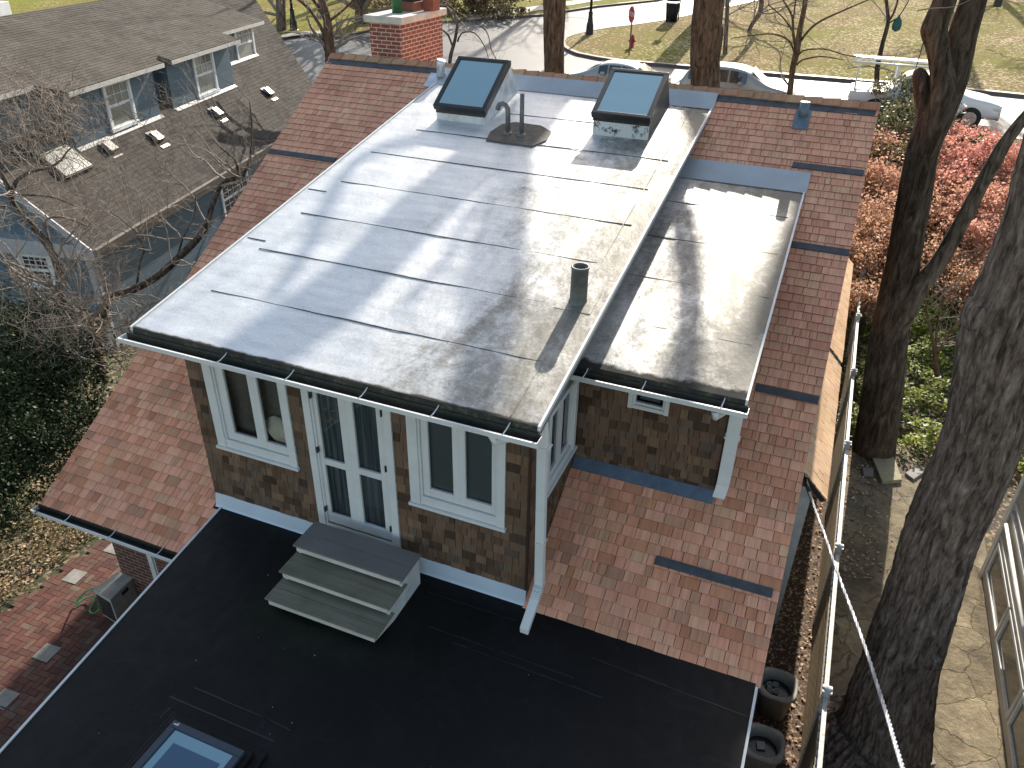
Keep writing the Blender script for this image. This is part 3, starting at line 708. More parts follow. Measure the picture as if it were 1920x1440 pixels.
# ---- lean-to side roof in the sun, right of the rake
sr = MB(); sx = 8.0; sz = -.15; e0, e1 = 3.75, 13.6
us_ = Vector((-.60, 0, .62)).normalized(); un_ = Vector((us_.z, 0, -us_.x))
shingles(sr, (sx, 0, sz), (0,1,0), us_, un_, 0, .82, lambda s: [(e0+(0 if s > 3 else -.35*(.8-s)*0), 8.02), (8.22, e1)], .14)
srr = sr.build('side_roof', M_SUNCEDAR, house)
m = MB(); A = Vector((sx, e0, sz)); m.prism([A-un_*.014, A+us_*.82-un_*.014, A+us_*.82-un_*.09, A-un_*.09], (0, e1-e0, 0)); m.build('roof_deck', M_UNDER, srr)
m = MB(); m.box((7.385, e0+.2, -3.2), (7.80, e1-.2, -.15)); m.build('side_wall', M_WHITED, srr)
# cream gable trim seen past the rake
m = MB(); m.prism([SP(7.44, -.3, -.18), SP(7.44, 3.0, -.18), SP(7.44, 3.0, -.75), SP(7.44, -.3, -.75)], (.05,0,0)); m.build('gable_trim', plain('cream_trim', (.62,.56,.44), .6), house)

# ---- window in the brick wall below the left eave
def wallpt(px, py): q = aty(px, py, .02); return q
a = wallpt(276, 1035); b = wallpt(300, 1085)
xw = a.x; opening('sash', (0, .02, 0), (1,0,0), (0,-1,0), [(xw+.18, xw+.52, a.z-1.1, a.z+.0), (xw+.58, xw+.95, a.z-1.1, a.z+.0)], (xw, xw+1.15, a.z-1.25, a.z+.12), (.10,.10,.09,.08), [(xw+.12, xw+.55, a.z-1.16, a.z+.03), (xw+.55, xw+1.03, a.z-1.16, a.z+.03)])
wm = MB()
for k in range(3): wm.box((xw+.18, .02+.035, a.z-.9+k*.28), (xw+.95, .02+.045, a.z-.885+k*.28))
for k in range(4): wm.box((xw+.26+k*.2, .02+.036, a.z-1.1), (xw+.275+k*.2, .02+.044, a.z))
wm.build('muntin', M_WHITE, house)

# ================================================================ things on the flat roof
stp = thing('wooden_steps', 'three weathered grey wooden steps with white risers leading up to the french doors', 'steps', (2.62, -.7, 0))
M_TREAD = cedar('weathered_grey_tread', [(0,(.13,.13,.11)), (.5,(.17,.165,.14)), (1,(.12,.125,.095))], .2)
def tread_mat():
    n = NT('grey_green_deck_boards'); x, y, z = n.sep(n.co()); f = n.noise(1, 4, .65, n.comb(n.math('MULTIPLY', x, 1.2), n.math('MULTIPLY', y, 30.0), z))
    c = n.ramp(f, [(.3,(.135,.122,.092)), (.7,(.22,.195,.145))]); g = n.noise(2.2, 4, .6)
    c = n.mix(n.ramp(g, [(.45,0),(.75,.6)]), c, (.075,.085,.045)); n.bump(f, .004, .6); return n.out(c, .75)
M_TREAD = tread_mat(); M_TREADT = plain('grey_painted_tread', (.17,.155,.15), .6, 0, .15, 3)
def part(mb, name, mat, root, bevel=0): o = mb.build(name, mat, root, bevel); o.location = -Vector(root.location); return o
for k, (yf, yb, z) in enumerate(((-.72,-.235,.50), (-1.035,-.60,.345), (-1.345,-.93,.185))):
    m = MB(); m.box((1.865, yf, z-.022), (3.405, (yf+yb)/2-.003, z)); m.box((1.865, (yf+yb)/2+.003, z-.022), (3.405, yb, z)); part(m, 'tread', M_TREADT if k == 0 else M_TREAD, stp, .003)
    m = MB(); m.box((1.905, yf+.014, z-.10), (3.365, yf+.034, z-.023)); part(m, 'riser', plain('white_riser', (.55,.53,.50), .6, 0, .2, 4), stp, .002)
for x in (1.905, 3.335):
    m = MB(); m.prism([(x,-.235,.476), (x,-.668,.476), (x,-.668,.322), (x,-.983,.322), (x,-.983,.162), (x,-1.293,.162), (x,-1.293,.08), (x,-.9,.0), (x,-.235,.0)], (.03,0,0)); part(m, 'stringer', M_WHITED, stp)

# ================================================================ GROUND, ROADS
def ground_mat():
    n = NT('leafy_soil'); co = n.co(); a = n.noise(.5, 5, .6, co); b = n.noise(9, 5, .7, co); v = n.vor(16, co)
    g = n.mix(n.ramp(a, [(.42,0),(.58,1)]), (.055,.040,.025), (.045,.055,.018))
    r_, g_, b_ = n.sep(v)
    g = n.mix(n.ramp(r_, [(.70,0),(.74,.8)]), g, n.ramp(g_, [(0,(.20,.12,.06)), (1,(.34,.25,.16))]))
    g = n.mix(1, g, n.ramp(b, [(.3,.6),(.7,1.2)]), 'MULTIPLY'); n.bump(b, .03); return n.out(g, .9)
def grass_mat(name, c1, c2, leaf, amt):
    n = NT(name); co = n.co(); a = n.noise(.22, 5, .65, co); b = n.noise(5, 6, .75, co); v = n.vor(11, co)
    c = n.mix(n.ramp(a, [(.38,0),(.62,1)]), c1, c2)
    c = n.mix(1, c, n.ramp(b, [(.25,.6),(.7,1.35)]), 'MULTIPLY')
    r_, g_, b_ = n.sep(v); d = n.math('ADD', r_, n.math('MULTIPLY', n.math('SUBTRACT', n.noise(.35, 4, .6, n.co((1,1,1),(0,0,.6))), .5), 1.3))
    c = n.mix(n.ramp(d, [(amt,0),(amt+.06,.85)]), c, leaf); n.bump(b, .08); return n.out(c, .95, 0, .06)
M_GROUND = ground_mat()
M_GRASS = grass_mat('park_grass_with_leaves', (.185,.17,.04), (.23,.165,.075), (.55,.43,.30), .83)
M_LAWN = grass_mat('dark_lawn', (.06,.08,.02), (.10,.08,.035), (.30,.20,.12), .85)  # front lawn, darker green-brown than the park grass
def asphalt(name, c):
    n = NT(name); co = n.co(); b = n.noise(40, 4, .7, co); a = n.noise(.35, 5, .6, n.co((.4,1,1)))
    k = n.mix(1, c, n.ramp(a, [(.35,.8),(.65,1.2)]), 'MULTIPLY'); k = n.mix(1, k, n.ramp(b, [(.3,.85),(.7,1.1)]), 'MULTIPLY'); n.bump(b, .004); return n.out(k, .55, 0, .5)
M_ROAD = asphalt('road_asphalt', (.115,.112,.11)); M_WALK = asphalt('pale_concrete_walk', (.32,.29,.24)); M_KERB = asphalt('dark_kerb_stone', (.11,.08,.07))  # road in plain dark grey, walk paler, kerb brownish
gr = MB()
ys = [-80,-20,0,5,11,19,27,35,42,60,100,200,400,700]
for a, b in zip(ys, ys[1:]):
    for k in range(-6, 6): gr.quad((k*60,a,G(a)), ((k+1)*60,a,G(a)), ((k+1)*60,b,G(b)), (k*60,b,G(b)))
struct(gr.build('ground', M_GROUND))
def drape(name, poly, off, mat, thick=0):
    bm = bmesh.new(); vv = [bm.verts.new((x, y, 0)) for x, y in poly]; bm.faces.new(vv)
    for (yb, _) in GP[1:-1]:
        bmesh.ops.bisect_plane(bm, geom=bm.verts[:]+bm.edges[:]+bm.faces[:], plane_co=(0,yb,0), plane_no=(0,1,0))
    bm.normal_update()
    for f in bm.faces:
        if f.normal.z < 0: f.normal_flip()
    if thick:
        r = bmesh.ops.extrude_face_region(bm, geom=bm.faces[:]); 
        for v in [e for e in r['geom'] if isinstance(e, bmesh.types.BMVert)]: v.co.z += thick
    for v in bm.verts: v.co.z += G(v.co.y) + off
    bmesh.ops.triangulate(bm, faces=bm.faces[:])
    me = bpy.data.meshes.new(name); bm.to_mesh(me); bm.free(); me.materials.append(mat)
    o = bpy.data.objects.new(name, me); COL.objects.link(o); return struct(o)
def gp(L): return [(atg(x, y).x, atg(x, y).y) for x, y in L]
up_edge = gp([(527,75),(560,67),(640,72),(655,67),(700,58),(830,43),(917,37),(1020,30),(1060,23),(1120,14),(1235,2)])
road_poly = [(-90, 20), (-90, 33.5)] + up_edge + [(up_edge[-1][0]+10, up_edge[-1][1]+16), (up_edge[-1][0]+40, up_edge[-1][1]+34), (up_edge[-1][0]+60, up_edge[-1][1]+20), (60, 40), (90, 35.5), (90, 27.4), (-3, 27.4), (-10, 21)]
drape('road', road_poly, .012, M_ROAD)
isl = gp([(1085,104),(1068,97),(1058,90),(1055,82),(1060,75),(1072,70),(1100,63),(1140,56),(1190,50),(1250,41),(1300,30),(1360,18),(1420,4)])
isl_low = gp([(1120,111),(1160,117),(1300,129),(1450,142),(1650,158),(1775,168),(1920,183)])
tail = [(isl[-1][0]+20, isl[-1][1]+18), (160, 150), (160, isl_low[-1][1]+.3)]
park_poly = isl + tail + [p for p in reversed(isl_low)]
drape('park_grass', park_poly, .02, M_GRASS, .10)
def kerb(name, pts, w=.16, h=.13):
    m = MB()
    for a, b in zip(pts, pts[1:]):
        n = max(1, int(math.dist(a, b)/1.2))
        for i in range(n):
            p = Vector((a[0]+(b[0]-a[0])*i/n, a[1]+(b[1]-a[1])*i/n, 0)); q = Vector((a[0]+(b[0]-a[0])*(i+1)/n, a[1]+(b[1]-a[1])*(i+1)/n, 0))
            d = (q-p).normalized(); nn = Vector((-d.y, d.x, 0))*w/2
            A = [p-nn, q-nn, q+nn, p+nn]; m.prism([Vector((v.x, v.y, G(v.y))) for v in A], (0,0,h+.004*(i % 2)))
    return struct(m.build(name, M_KERB))
kerb('kerb', list(reversed(isl)) + isl_low, .22, .14)
kerb('kerb', up_edge, .2, .12)
far_poly = up_edge + [(up_edge[-1][0]+10, up_edge[-1][1]+16), (10, 130), (-150, 130), (-150, 33.6)]
drape('far_lawn', far_poly, .02, grass_mat('far_grass', (.20,.21,.045), (.22,.17,.06), (.48,.38,.24), .95), .10)
wp = gp([(880,42),(950,33),(1020,22),(1080,12),(1150,1)]); wq = gp([(1165,-5),(1090,3),(1020,13),(950,24),(880,32)])
drape('sidewalk', wp+wq, .135, M_WALK)
wp = gp([(527,74),(560,66),(620,62)]); wq = gp([(700,52),(640,54),(600,58),(565,62),(520,70)])
drape('driveway_apron', [*gp([(530,76),(565,70),(605,68)]), *gp([(600,62),(560,64),(527,70)])], .14, M_WALK)
drape('front_lawn', [(3,14.5),(60,14.5),(60,27.2),(-2,27.2)], .015, M_LAWN)
drape('roadside_grass', [(60,27.25),(60,27.8),(10,27.8),(10,27.25)], .03, M_GRASS, .05)
kerb('kerb', [(60,27.9),(-2,27.9)], .16, .1)

# dirt strip and flagstone patio on the right
def dirt_mat():
    n = NT('damp_soil_with_chips'); co = n.co(); b = n.noise(22, 6, .75, co); v = n.vor(38, co); r_, g_, b_ = n.sep(v)
    c = n.ramp(b, [(.3,(.045,.026,.016)), (.7,(.12,.075,.045))]); c = n.mix(n.ramp(r_, [(.82,0),(.86,.7)]), c, n.ramp(g_, [(0,(.20,.13,.08)),(1,(.42,.33,.25))])); n.bump(b, .02); return n.out(c, .9)
drape('soil_strip', [(7.3,-6),(8.48,-6),(8.48,11),(7.3,11)], .012, dirt_mat())
def flag_mat():
    n = NT('sandy_flagstones'); co = n.co(); w = n.noise(1.3, 3, .5, co)
    x, y, z = n.sep(co); wv = n.math('ADD', n.math('MULTIPLY', n.math('SUBTRACT', w, .5), .55), n.math('MULTIPLY', n.math('SUBTRACT', n.noise(6, 4, .7, co), .5), .16)); w2 = n.math('ADD', n.math('MULTIPLY', n.math('SUBTRACT', n.noise(1.1, 3, .5, n.co((1,1,1),(0,0,1))), .5), .6), n.math('MULTIPLY', n.math('SUBTRACT', n.noise(7, 4, .7, n.co((1,1,1),(0,0,2))), .5), .16))
    vec = n.comb(n.math('ADD', x, wv), n.math('ADD', n.math('MULTIPLY', y, .8), w2), 0)
    e = n.vor(1.55, vec, 'Distance', 'DISTANCE_TO_EDGE'); cc = n.vor(1.55, vec); r_, g_, b_ = n.sep(cc)
    base = n.ramp(r_, [(0,(.24,.19,.115)), (.5,(.34,.28,.175)), (1,(.29,.235,.165))]); f = n.noise(9, 8, .8, co)
    base = n.mix(1, base, n.ramp(f, [(.3,.55),(.7,1.2)]), 'MULTIPLY'); base = n.mix(n.ramp(n.noise(2.4, 5, .7, co), [(.5,0),(.75,.5)]), base, (.20,.15,.09))
    j = n.ramp(e, [(.004,.75),(.022,0)]); mo = n.ramp(n.noise(2.1, 3, .6, co), [(.45,0),(.6,1)])
    st = n.ramp(n.noise(.8, 6, .7, co), [(.42,.45),(.62,1.1)]); base = n.mix(1, base, st, 'MULTIPLY')
    c = n.mix(j, base, n.mix(mo, (.045,.032,.02), (.16,.14,.03)))
    h = n.math('ADD', n.math('MULTIPLY', n.ramp(e, [(.0,0),(.02,1)]), .25), n.math('MULTIPLY', f, .9)); n.bump(h, .05); return n.out(c, .88)
drape('flagstone_patio', [(8.48,-6),(11.3,-6),(11.3,9.2),(10.4,9.9),(9.3,9.7),(8.48,9.9)], .016, flag_mat())
# brick path on the left: herringbone of separate pavers
def paver_mat(name, stops, rough=.8):
    n = NT(name); c = n.ramp(n.attr(), stops); c = n.mix(1, c, n.ramp(n.noise(3.5, 6, .7), [(.3,.55),(.65,1.15)]), 'MULTIPLY'); n.bump(n.noise(40, 4, .7), .004); return n.out(c, rough)
M_PAVE = paver_mat('herringbone_pavers', [(0,(.07,.022,.016)), (.35,(.11,.034,.022)), (.6,(.085,.045,.032)), (.85,(.135,.05,.032)), (1,(.12,.085,.06))])
pv = MB(); a = .105; zb = G(0)
ang = R(3)
for i in range(-55, 60):
    for j in range(-70, 75):
        t = (i-j) % 4
        if t not in (0, 3): continue
        x, y = i*a, j*a; X = -2.2 + x*math.cos(ang) - y*math.sin(ang); Y = -2 + x*math.sin(ang) + y*math.cos(ang)
        if not (-4.35 + .04*Y < X < .6 and -5 < Y < 1.25): continue
        w, h = (2*a-.007, a-.007) if t == 0 else (a-.007, 2*a-.007)
        ca, sa = math.cos(ang), math.sin(ang)
        pv.obox((X, Y, zb+.0), (w*ca, w*sa, 0), (-h*sa, h*ca, 0), (0,0,.035+rng.uniform(0,.005)), rng.random())
struct(pv.build('brick_path', M_PAVE))
drape('path_bed', [(-4.4,-5.2),(.7,-5.2),(.7,1.35),(-4.4,1.35)], .010, M_GROUND)
M_SLAB = plain('pale_stone', (.26,.25,.23), .85, 0, .3, 7, .004)
for k, (px, py, lab) in enumerate(((140,1082,'pale square paver in the brick path, the one level with the air conditioner'), (88,1225,'pale square paver in the brick path, halfway down the picture\'s lower left'), (216,1028,'pale square paver in the brick path nearest the brick wall'), (8,1312,'pale paver in the brick path at the left edge of the photo'))):
    P = atz(px, py, zb+.04); m = MB(); m.obox((P.x-.15, P.y-.15, zb+.01), (.30,.02,0), (-.02,.30,0), (0,0,.038)); o = m.build('stone_paver', M_SLAB, None, .004); tag(o, lab, 'paver', 'pale square pavers set in the brick path')

# scatter helpers
def leafmat(name, stops, rough=.6, transl=.25):
    n = NT(name); c = n.ramp(n.attr(), stops); n.out(c, rough, 0, .3)
    if transl:
        t = n.n('ShaderNodeBsdfTranslucent'); n.L(c, t.inputs[0]); mx = n.n('ShaderNodeMixShader'); mx.inputs[0].default_value = transl
        n.L(n.p.outputs[0], mx.inputs[1]); n.L(t.outputs[0], mx.inputs[2]); n.L(mx.outputs[0], n.t.nodes['Material Output'].inputs[0])
    return n.m
def leaf(mb, P, s, r, rn=rng, flat=False, asp=.62):
    th = rn.uniform(0, 6.283)
    if flat: nrm = Vector((rn.uniform(-.45,.45), rn.uniform(-.45,.45), 1)).normalized()
    else: nrm = Vector((rn.gauss(0,1), rn.gauss(0,1), rn.gauss(.5,1))).normalized()
    u = nrm.orthogonal().normalized(); v = nrm.cross(u); a = u*math.cos(th)+v*math.sin(th); b = nrm.cross(a)
    mb.quad(P-a*s, P+b*s*asp, P+a*s, P-b*s*asp, r=r)
M_LITTER = leafmat('dry_leaf_litter', [(0,(.13,.07,.035)), (.3,(.28,.16,.08)), (.6,(.42,.28,.17)), (.85,(.55,.42,.28)), (1,(.20,.11,.07))], .7, .15)
def litter(name, sampler, n, s, label=None):
    m = MB()
    for k in range(n):
        x, y = sampler(); leaf(m, Vector((x, y, G(y)+rng.uniform(.015,.05))), s*rng.uniform(.6,1.3), rng.random(), flat=True)
    o = m.build(name, M_LITTER); o['kind'] = 'stuff'; return o
litter('fallen_leaves', lambda: (min(8.42, 7.55+abs(rng.gauss(.45,.28))), rng.uniform(-1, 9.5)), 1500, .035)
litter('fallen_leaves', lambda: (8.55+abs(rng.gauss(0,.5)), rng.uniform(5.5,10)), 500, .035)
litter('fallen_leaves', lambda: (-4.5-abs(rng.gauss(.3,1.6)), rng.uniform(-2.5,6)), 9000, .032)
litter('fallen_leaves', lambda: (rng.gauss(-5.3,.9), rng.gauss(4.6,1.1)), 3500, .04)
litter('fallen_leaves', lambda: (rng.uniform(9,14), rng.gauss(10.4,.5)), 900, .04)
def cover(name, sampler, n, s, h, mat):
    m = MB()
    for k in range(n):
        x, y = sampler(); q = noise.noise((x*1.7, y*1.7, 0)); 
        if q < -.12 and rng.random() < .8: continue
        leaf(m, Vector((x, y, G(y)+.02+h*(.3+.7*rng.random())*(1+q))), s*rng.uniform(.6,1.25), min(1, max(0, rng.random()*.8+q*.3)), flat=rng.random() < .6)
    o = m.build(name, mat); o['kind'] = 'stuff'; return o
M_IVY = leafmat('ivy_leaves', [(0,(.045,.045,.016)), (.35,(.08,.085,.025)), (.65,(.13,.105,.04)), (1,(.24,.16,.08))], .5)
M_PACHY = leafmat('bright_groundcover', [(0,(.09,.13,.02)), (.4,(.23,.28,.045)), (.75,(.40,.43,.09)), (1,(.60,.56,.22))], .5, .45)
cover('ground_cover', lambda: (rng.uniform(-9.5,-4.35), rng.uniform(-3.5,4.2)), 15000, .035, .12, M_IVY)
cover('ground_cover', lambda: (rng.uniform(8.7,17), rng.uniform(10.2,17.5)), 34000, .055, .35, M_PACHY)
cover('ground_cover', lambda: (rng.uniform(7.6,8.9), rng.uniform(10,18)), 5000, .045, .35, M_IVY)

# ================================================================ STREET FURNITURE
M_IRON = plain('black_painted_iron', (.018,.018,.020), .5, .2, .2, 8)
def lamp(px, py, label):
    P = atg(px, py); t = thing('street_lamp', label, 'street lamp', P, 'black street lamps by the road')
    m = MB(); m.lathe((0,0,.02), [(.26,0),(.26,.10),(.22,.14),(.20,.55),(.15,.75),(.12,1.0),(.12,1.15),(.14,1.18),(.10,1.24)], 10, sm=False); m.build('base', M_IRON, t)
    m = MB(); m.lathe((0,0,1.26), [(.075,0),(.06,2.2),(.09,2.25),(.09,2.3)], 12); m.build('pole', M_IRON, t)
    m = MB(); m.lathe((0,0,3.56), [(.10,0),(.19,.35),(.17,.40)], 10); l = m.build('lantern', plain('frosted_lamp_glass', (.6,.6,.55), .4), t)
    m = MB(); m.lathe((0,0,3.96), [(.22,0),(.12,.14),(.03,.24)], 10); m.build('lantern_cap', M_IRON, l)
lamp(1105, 68, 'black street lamp with fluted base on the tip of the park lawn'); lamp(552, 60, 'black street lamp on the grass left of the brick chimney')
# stop sign
P = atg(1179, 107); t = thing('stop_sign', 'red octagonal stop sign on a thin brown post at the park corner', 'stop sign', P)
zc = aty(1183, 27, P.y).z - P.z
m = MB(); m.box((-.03,-.03,0), (.03,.03,zc+.38)); m.build('post', plain('rusty_post', (.16,.08,.05), .7), t)
def octa(r, y0, y1):
    m = MB(); ca, sa = math.cos(R(52)), math.sin(R(52))
    pts = [Vector((r*math.cos(R(22.5+45*k))*ca, r*math.cos(R(22.5+45*k))*-sa, zc+r*math.sin(R(22.5+45*k)))) for k in range(8)]
    nn = Vector((-sa,-ca,0)); m.prism([p+nn*y0 for p in pts], nn*(y1-y0)); return m
octa(.40, .04, .05).build('sign_border', plain('white_sign', (.75,.75,.75), .5), t)
face = octa(.375, .051, .056).build('sign_face', plain('stop_red', (.48,.018,.022), .45, 0, .1), t)
cu_ = bpy.data.curves.new('stop_text', 'FONT'); cu_.body = 'STOP'; cu_.size = .30; cu_.align_x = 'CENTER'; cu_.align_y = 'CENTER'; cu_.extrude = .003
tmp = bpy.data.objects.new('stop_text', cu_); COL.objects.link(tmp); bpy.context.view_layer.update()
me = bpy.data.meshes.new_from_object(tmp.evaluated_get(bpy.context.evaluated_depsgraph_get())); bpy.data.objects.remove(tmp)
txt = bpy.data.objects.new('lettering', me); COL.objects.link(txt); me.materials.clear(); me.materials.append(plain('white_letters', (.8,.8,.8), .5)); txt.parent = face
nn = Vector((-math.sin(R(52)), -math.cos(R(52)), 0)); xx = Vector((math.cos(R(52)), -math.sin(R(52)), 0))
mm = Matrix((xx, Vector((0,0,1)), nn)).transposed().to_4x4(); mm.translation = nn*.061+Vector((0,0,zc)); txt.matrix_local = mm
# hydrant
P = atg(1184, 93); t = thing('fire_hydrant', 'red fire hydrant beside the stop sign post', 'fire hydrant', P)
M_RED = plain('hydrant_red', (.30,.02,.02), .5)
m = MB(); m.lathe((0,0,.05), [(.16,0),(.16,.04),(.11,.05),(.10,.42),(.14,.44),(.14,.49),(.12,.50),(.10,.59),(.04,.66),(.03,.70)], 14); m.build('barrel', M_RED, t)
for d in ((1,0,0), (-1,0,0), (0,-1,0)):
    m = MB(); D = Vector(d); m.tube([D*.08+Vector((0,0,.42)), D*.19+Vector((0,0,.42))], .05, 10); m.build('nozzle', M_RED, t)
# trash can + signpost
P = atg(1258, 44); t = thing('trash_can', 'black slatted trash can on the park lawn edge near the road', 'trash can', P)
m = MB()
for k in range(22):
    a = 2*math.pi*k/22; D = Vector((math.cos(a), math.sin(a), 0)); T = Vector((-math.sin(a), math.cos(a), 0)); m.tube([D*.30+Vector((0,0,.1)), D*.33+Vector((0,0,.6)), D*.38+Vector((0,0,1.1))], .03, 4)
m.lathe((0,0,.12), [(.28,0),(.28,.95)], 14); m.build('slatted_body', M_IRON, t)
m = MB(); m.lathe((0,0,1.2), [(.40,0),(.40,.05),(.30,.12),(.14,.13)], 18); m.build('rim', M_IRON, t)
P = atg(1271, 42); m = MB(); m.tube([P, P+Vector((0,0,3.2))], .035, 8); m.box((P.x-.2, P.y-.04, P.z+2.6), (P.x+.2, P.y-.02, P.z+3.1)); tag(m.build('sign_post', M_IRON), 'thin dark sign post right beside the black trash can', 'sign post')

# ================================================================ VEHICLES
M_TYRE = plain('tyre_rubber', (.02,.02,.02), .8); M_RIM = plain('alloy_rim', (.45,.45,.47), .35, .6); M_CARG = glass('car_glass', (.02,.03,.035), .05, 0, 1.2)
def carpaint(name, c, metal=.2): return plain(name, c, .28, metal, .04, 2, 0, .7)
def vehicle(name, label, cat, P, st, W, wheels, paint, glassr, face=1, wr=.34, group='vehicles parked along the street', extra=None):
    t = thing(name, label, cat, P, group); t.rotation_euler = (0, 0, 0 if face > 0 else math.pi)
    ring = lambda s: [(-.84*W, s[1]), (-W, s[1]+.18), (-s[4]*W, s[2]), (-(s[5]+.06)*W, (s[2]*.15+s[3]*.85)), (-s[5]*W*.85, s[3]), (0, s[3]+.015), (s[5]*W*.85, s[3]), ((s[5]+.06)*W, (s[2]*.15+s[3]*.85)), (s[4]*W, s[2]), (W, s[1]+.18), (.84*W, s[1])]
    m = MB(); n = 11
    for s in st:
        for (y, z) in ring(s): m.v.append((s[0], y, z))
    for i in range(len(st)-1):
        for k in range(n):
            a = i*n+k; b = i*n+(k+1) % n; m.f.append((a, b, b+n, a+n)); m.r.append(0); m.smooth.append(True)
    m.f.append(tuple(range(n))); m.f.append(tuple(reversed(range((len(st)-1)*n, len(st)*n)))); m.r += [0,0]; m.smooth += [False]*2
    body = m.build('body', paint, t); sb = body.modifiers.new('sub', 'SUBSURF'); sb.levels = 1; sb.render_levels = 2
    for e in body.data.edges: pass
    # side glass and screens
    for sg in (-1, 1):
        for (i0, i1) in glassr:
            a, b = st[i0], st[i1]; m = MB(); f0, f1 = .14, .86
            def pt(s, f, xo=0): return Vector((s[0]+xo, sg*((s[4]+(s[5]+.04-s[4])*f)*W+.012), s[2]+(s[3]-s[2])*f*.9+.02))
            q = [pt(a,f0,.04), pt(b,f0,-.04), pt(b,f1,-.04), pt(a,f1,.04)]
            m.prism(q, (0, sg*.006, 0)); m.build('side_window', M_CARG, t)
    for (i0, i1, nm) in [(g[0], g[1], g[2]) for g in (extra or [])]:
        a, b = st[i0], st[i1]; m = MB(); q = []
        for s, f in ((a, .1), (b, .9)):
            for sg in ((-1, 1) if s is a else (1, -1)):
                q.append(Vector((a[0]+(b[0]-a[0])*f, sg*W*(a[5]*(1-f)+b[5]*f)*.80, a[3]+(b[3]-a[3])*f+.022)))
        m.prism(q, (0,0,.008)); m.build(nm, M_CARG, t)
    x0, x1 = wheels
    for x in wheels:
        for sg in (-1, 1):
            a_ = MB(); a_.tube([(x, sg*(W-.20), wr), (x, sg*(W+.015), wr)], wr*1.05, 22); a_.build('wheel_arch', M_TYRE, t)
            m = MB(); m.tube([(x, sg*(W-.16), wr), (x, sg*(W+.03), wr)], [wr, wr], 24); w_ = m.build('wheel', M_TYRE, t, .02)
            m = MB(); m.tube([(x, sg*(W+.02), wr), (x, sg*(W+.042), wr)], [wr*.66, wr*.60], 20); 
            for k in range(5):
                a = 2*math.pi*k/5; m.obox(Vector((x, sg*(W+.042), wr)), Vector((math.cos(a), 0, math.sin(a)))*wr*.6, Vector((-math.sin(a), 0, math.cos(a)))*.05, Vector((0, sg*.012, 0)))
            m.build('rim', M_RIM, w_)
    xf = st[-1][0]; xr = st[0][0]; zf = st[-1][2]-.02
    for sg in (-1, 1):
        m = MB(); m.obox((xf-.30, sg*W*.62, zf-.14), (.30,0,0), (0,sg*W*.34,0), (0,0,.13)); m.build('headlight', plain('headlight_lens', (.65,.65,.62), .15, .2), t, .03)
        m = MB(); m.obox((xr-.02, sg*W*.6, zf-.10), (.14,0,0), (0,sg*W*.36,0), (0,0,.12)); m.build('tail_light', M_RED, t, .02)
        m = MB(); xm = st[extra[0][0] if extra else 3][0]-.25; m.box((xm-.1, sg*(W+.06)-.08, st[3][2]+.02), (xm+.08, sg*(W+.06)+.08, st[3][2]+.16)); m.build('mirror', paint, t, .03)
    m = MB(); m.box((xf-.06, -W*.55, st[-1][1]+.10), (xf+.02, W*.55, st[-1][1]+.26)); m.build('grille', M_IRON, t)
    return t
# stations: x, z bottom, belt z, top z, belt half-width, top half-width (fractions of W)
SED = [(-2.28,.32,.82,.84,.88,.80),(-2.15,.22,.92,.95,.96,.85),(-1.65,.20,.94,1.00,.98,.84),(-1.05,.20,.94,1.36,.98,.66),(-.45,.20,.94,1.44,.98,.66),(.10,.20,.93,1.44,.98,.66),(.55,.20,.93,1.36,.98,.66),(1.20,.20,.92,.97,.98,.82),(1.85,.20,.80,.86,.96,.80),(2.25,.25,.66,.70,.86,.74)]
P1 = aty(1057, 135, 28.4); 
vehicle('parked_car', 'silver white sedan on the street seen left of the right-hand roof skylight', 'car', Vector((P1.x+2.3, 28.5, G(28.5)+.02)), SED, .90, (-1.42, 1.40), carpaint('silver_white_paint', (.36,.39,.39)), [(3,4),(4,5),(5,6)], -1, .33, extra=[(6,7,'windscreen'),(2,3,'rear_window')])
SUVS = [(-2.25,.35,.95,1.00,.90,.80),(-2.15,.25,1.00,1.10,.97,.84),(-1.95,.22,1.02,1.58,.98,.74),(-1.2,.22,1.02,1.66,.98,.74),(-.3,.22,1.01,1.68,.98,.74),(.45,.22,1.00,1.60,.98,.74),(1.10,.22,1.00,1.08,.98,.84),(1.80,.22,.94,1.02,.97,.82),(2.25,.28,.78,.84,.88,.78)]
P2 = aty(1406, 150, 28.4)
vehicle('parked_car', 'silver car with blue-tinted dark windows partly hidden by the tree trunk behind the ridge', 'car', Vector((P2.x-.45, 28.5, G(28.5)+.02)), SUVS, .92, (-1.40, 1.42), carpaint('bright_silver_paint', (.34,.34,.32)), [(2,3),(3,4),(4,5)], 1, .36, extra=[(5,6,'windscreen')])
PK = [(-2.75,.45,.98,1.00,.96,.90),(-2.70,.40,1.02,1.04,.98,.92),(-1.10,.35,1.02,1.04,.98,.92),(-1.00,.30,1.04,1.70,.98,.74),(-.3,.28,1.04,1.80,.98,.74),(.55,.28,1.04,1.74,.98,.74),(1.20,.28,1.04,1.12,.98,.86),(2.10,.30,1.00,1.06,.97,.84),(2.60,.36,.86,.90,.90,.80)]
g0 = atg(1808, 247); 
pk = vehicle('pickup_truck', 'white pickup truck with a white ladder rack, half behind the forked dark tree', 'truck', Vector((g0.x-1.60, g0.y+.95, G(g0.y+.95)+.02)), PK, .95, (-1.75, 1.62), carpaint('white_truck_paint', (.70,.71,.72), 0), [(3,4),(4,5)], 1, .39, extra=[(5,6,'windscreen'),(2,3,'rear_window')])
m = MB(); m.box((-2.62,-.78,1.045), (-1.12,.78,1.075)); m.build('bed_cover', carpaint('white_bed', (.66,.66,.64), 0), pk)
m = MB(); zr = 2.05
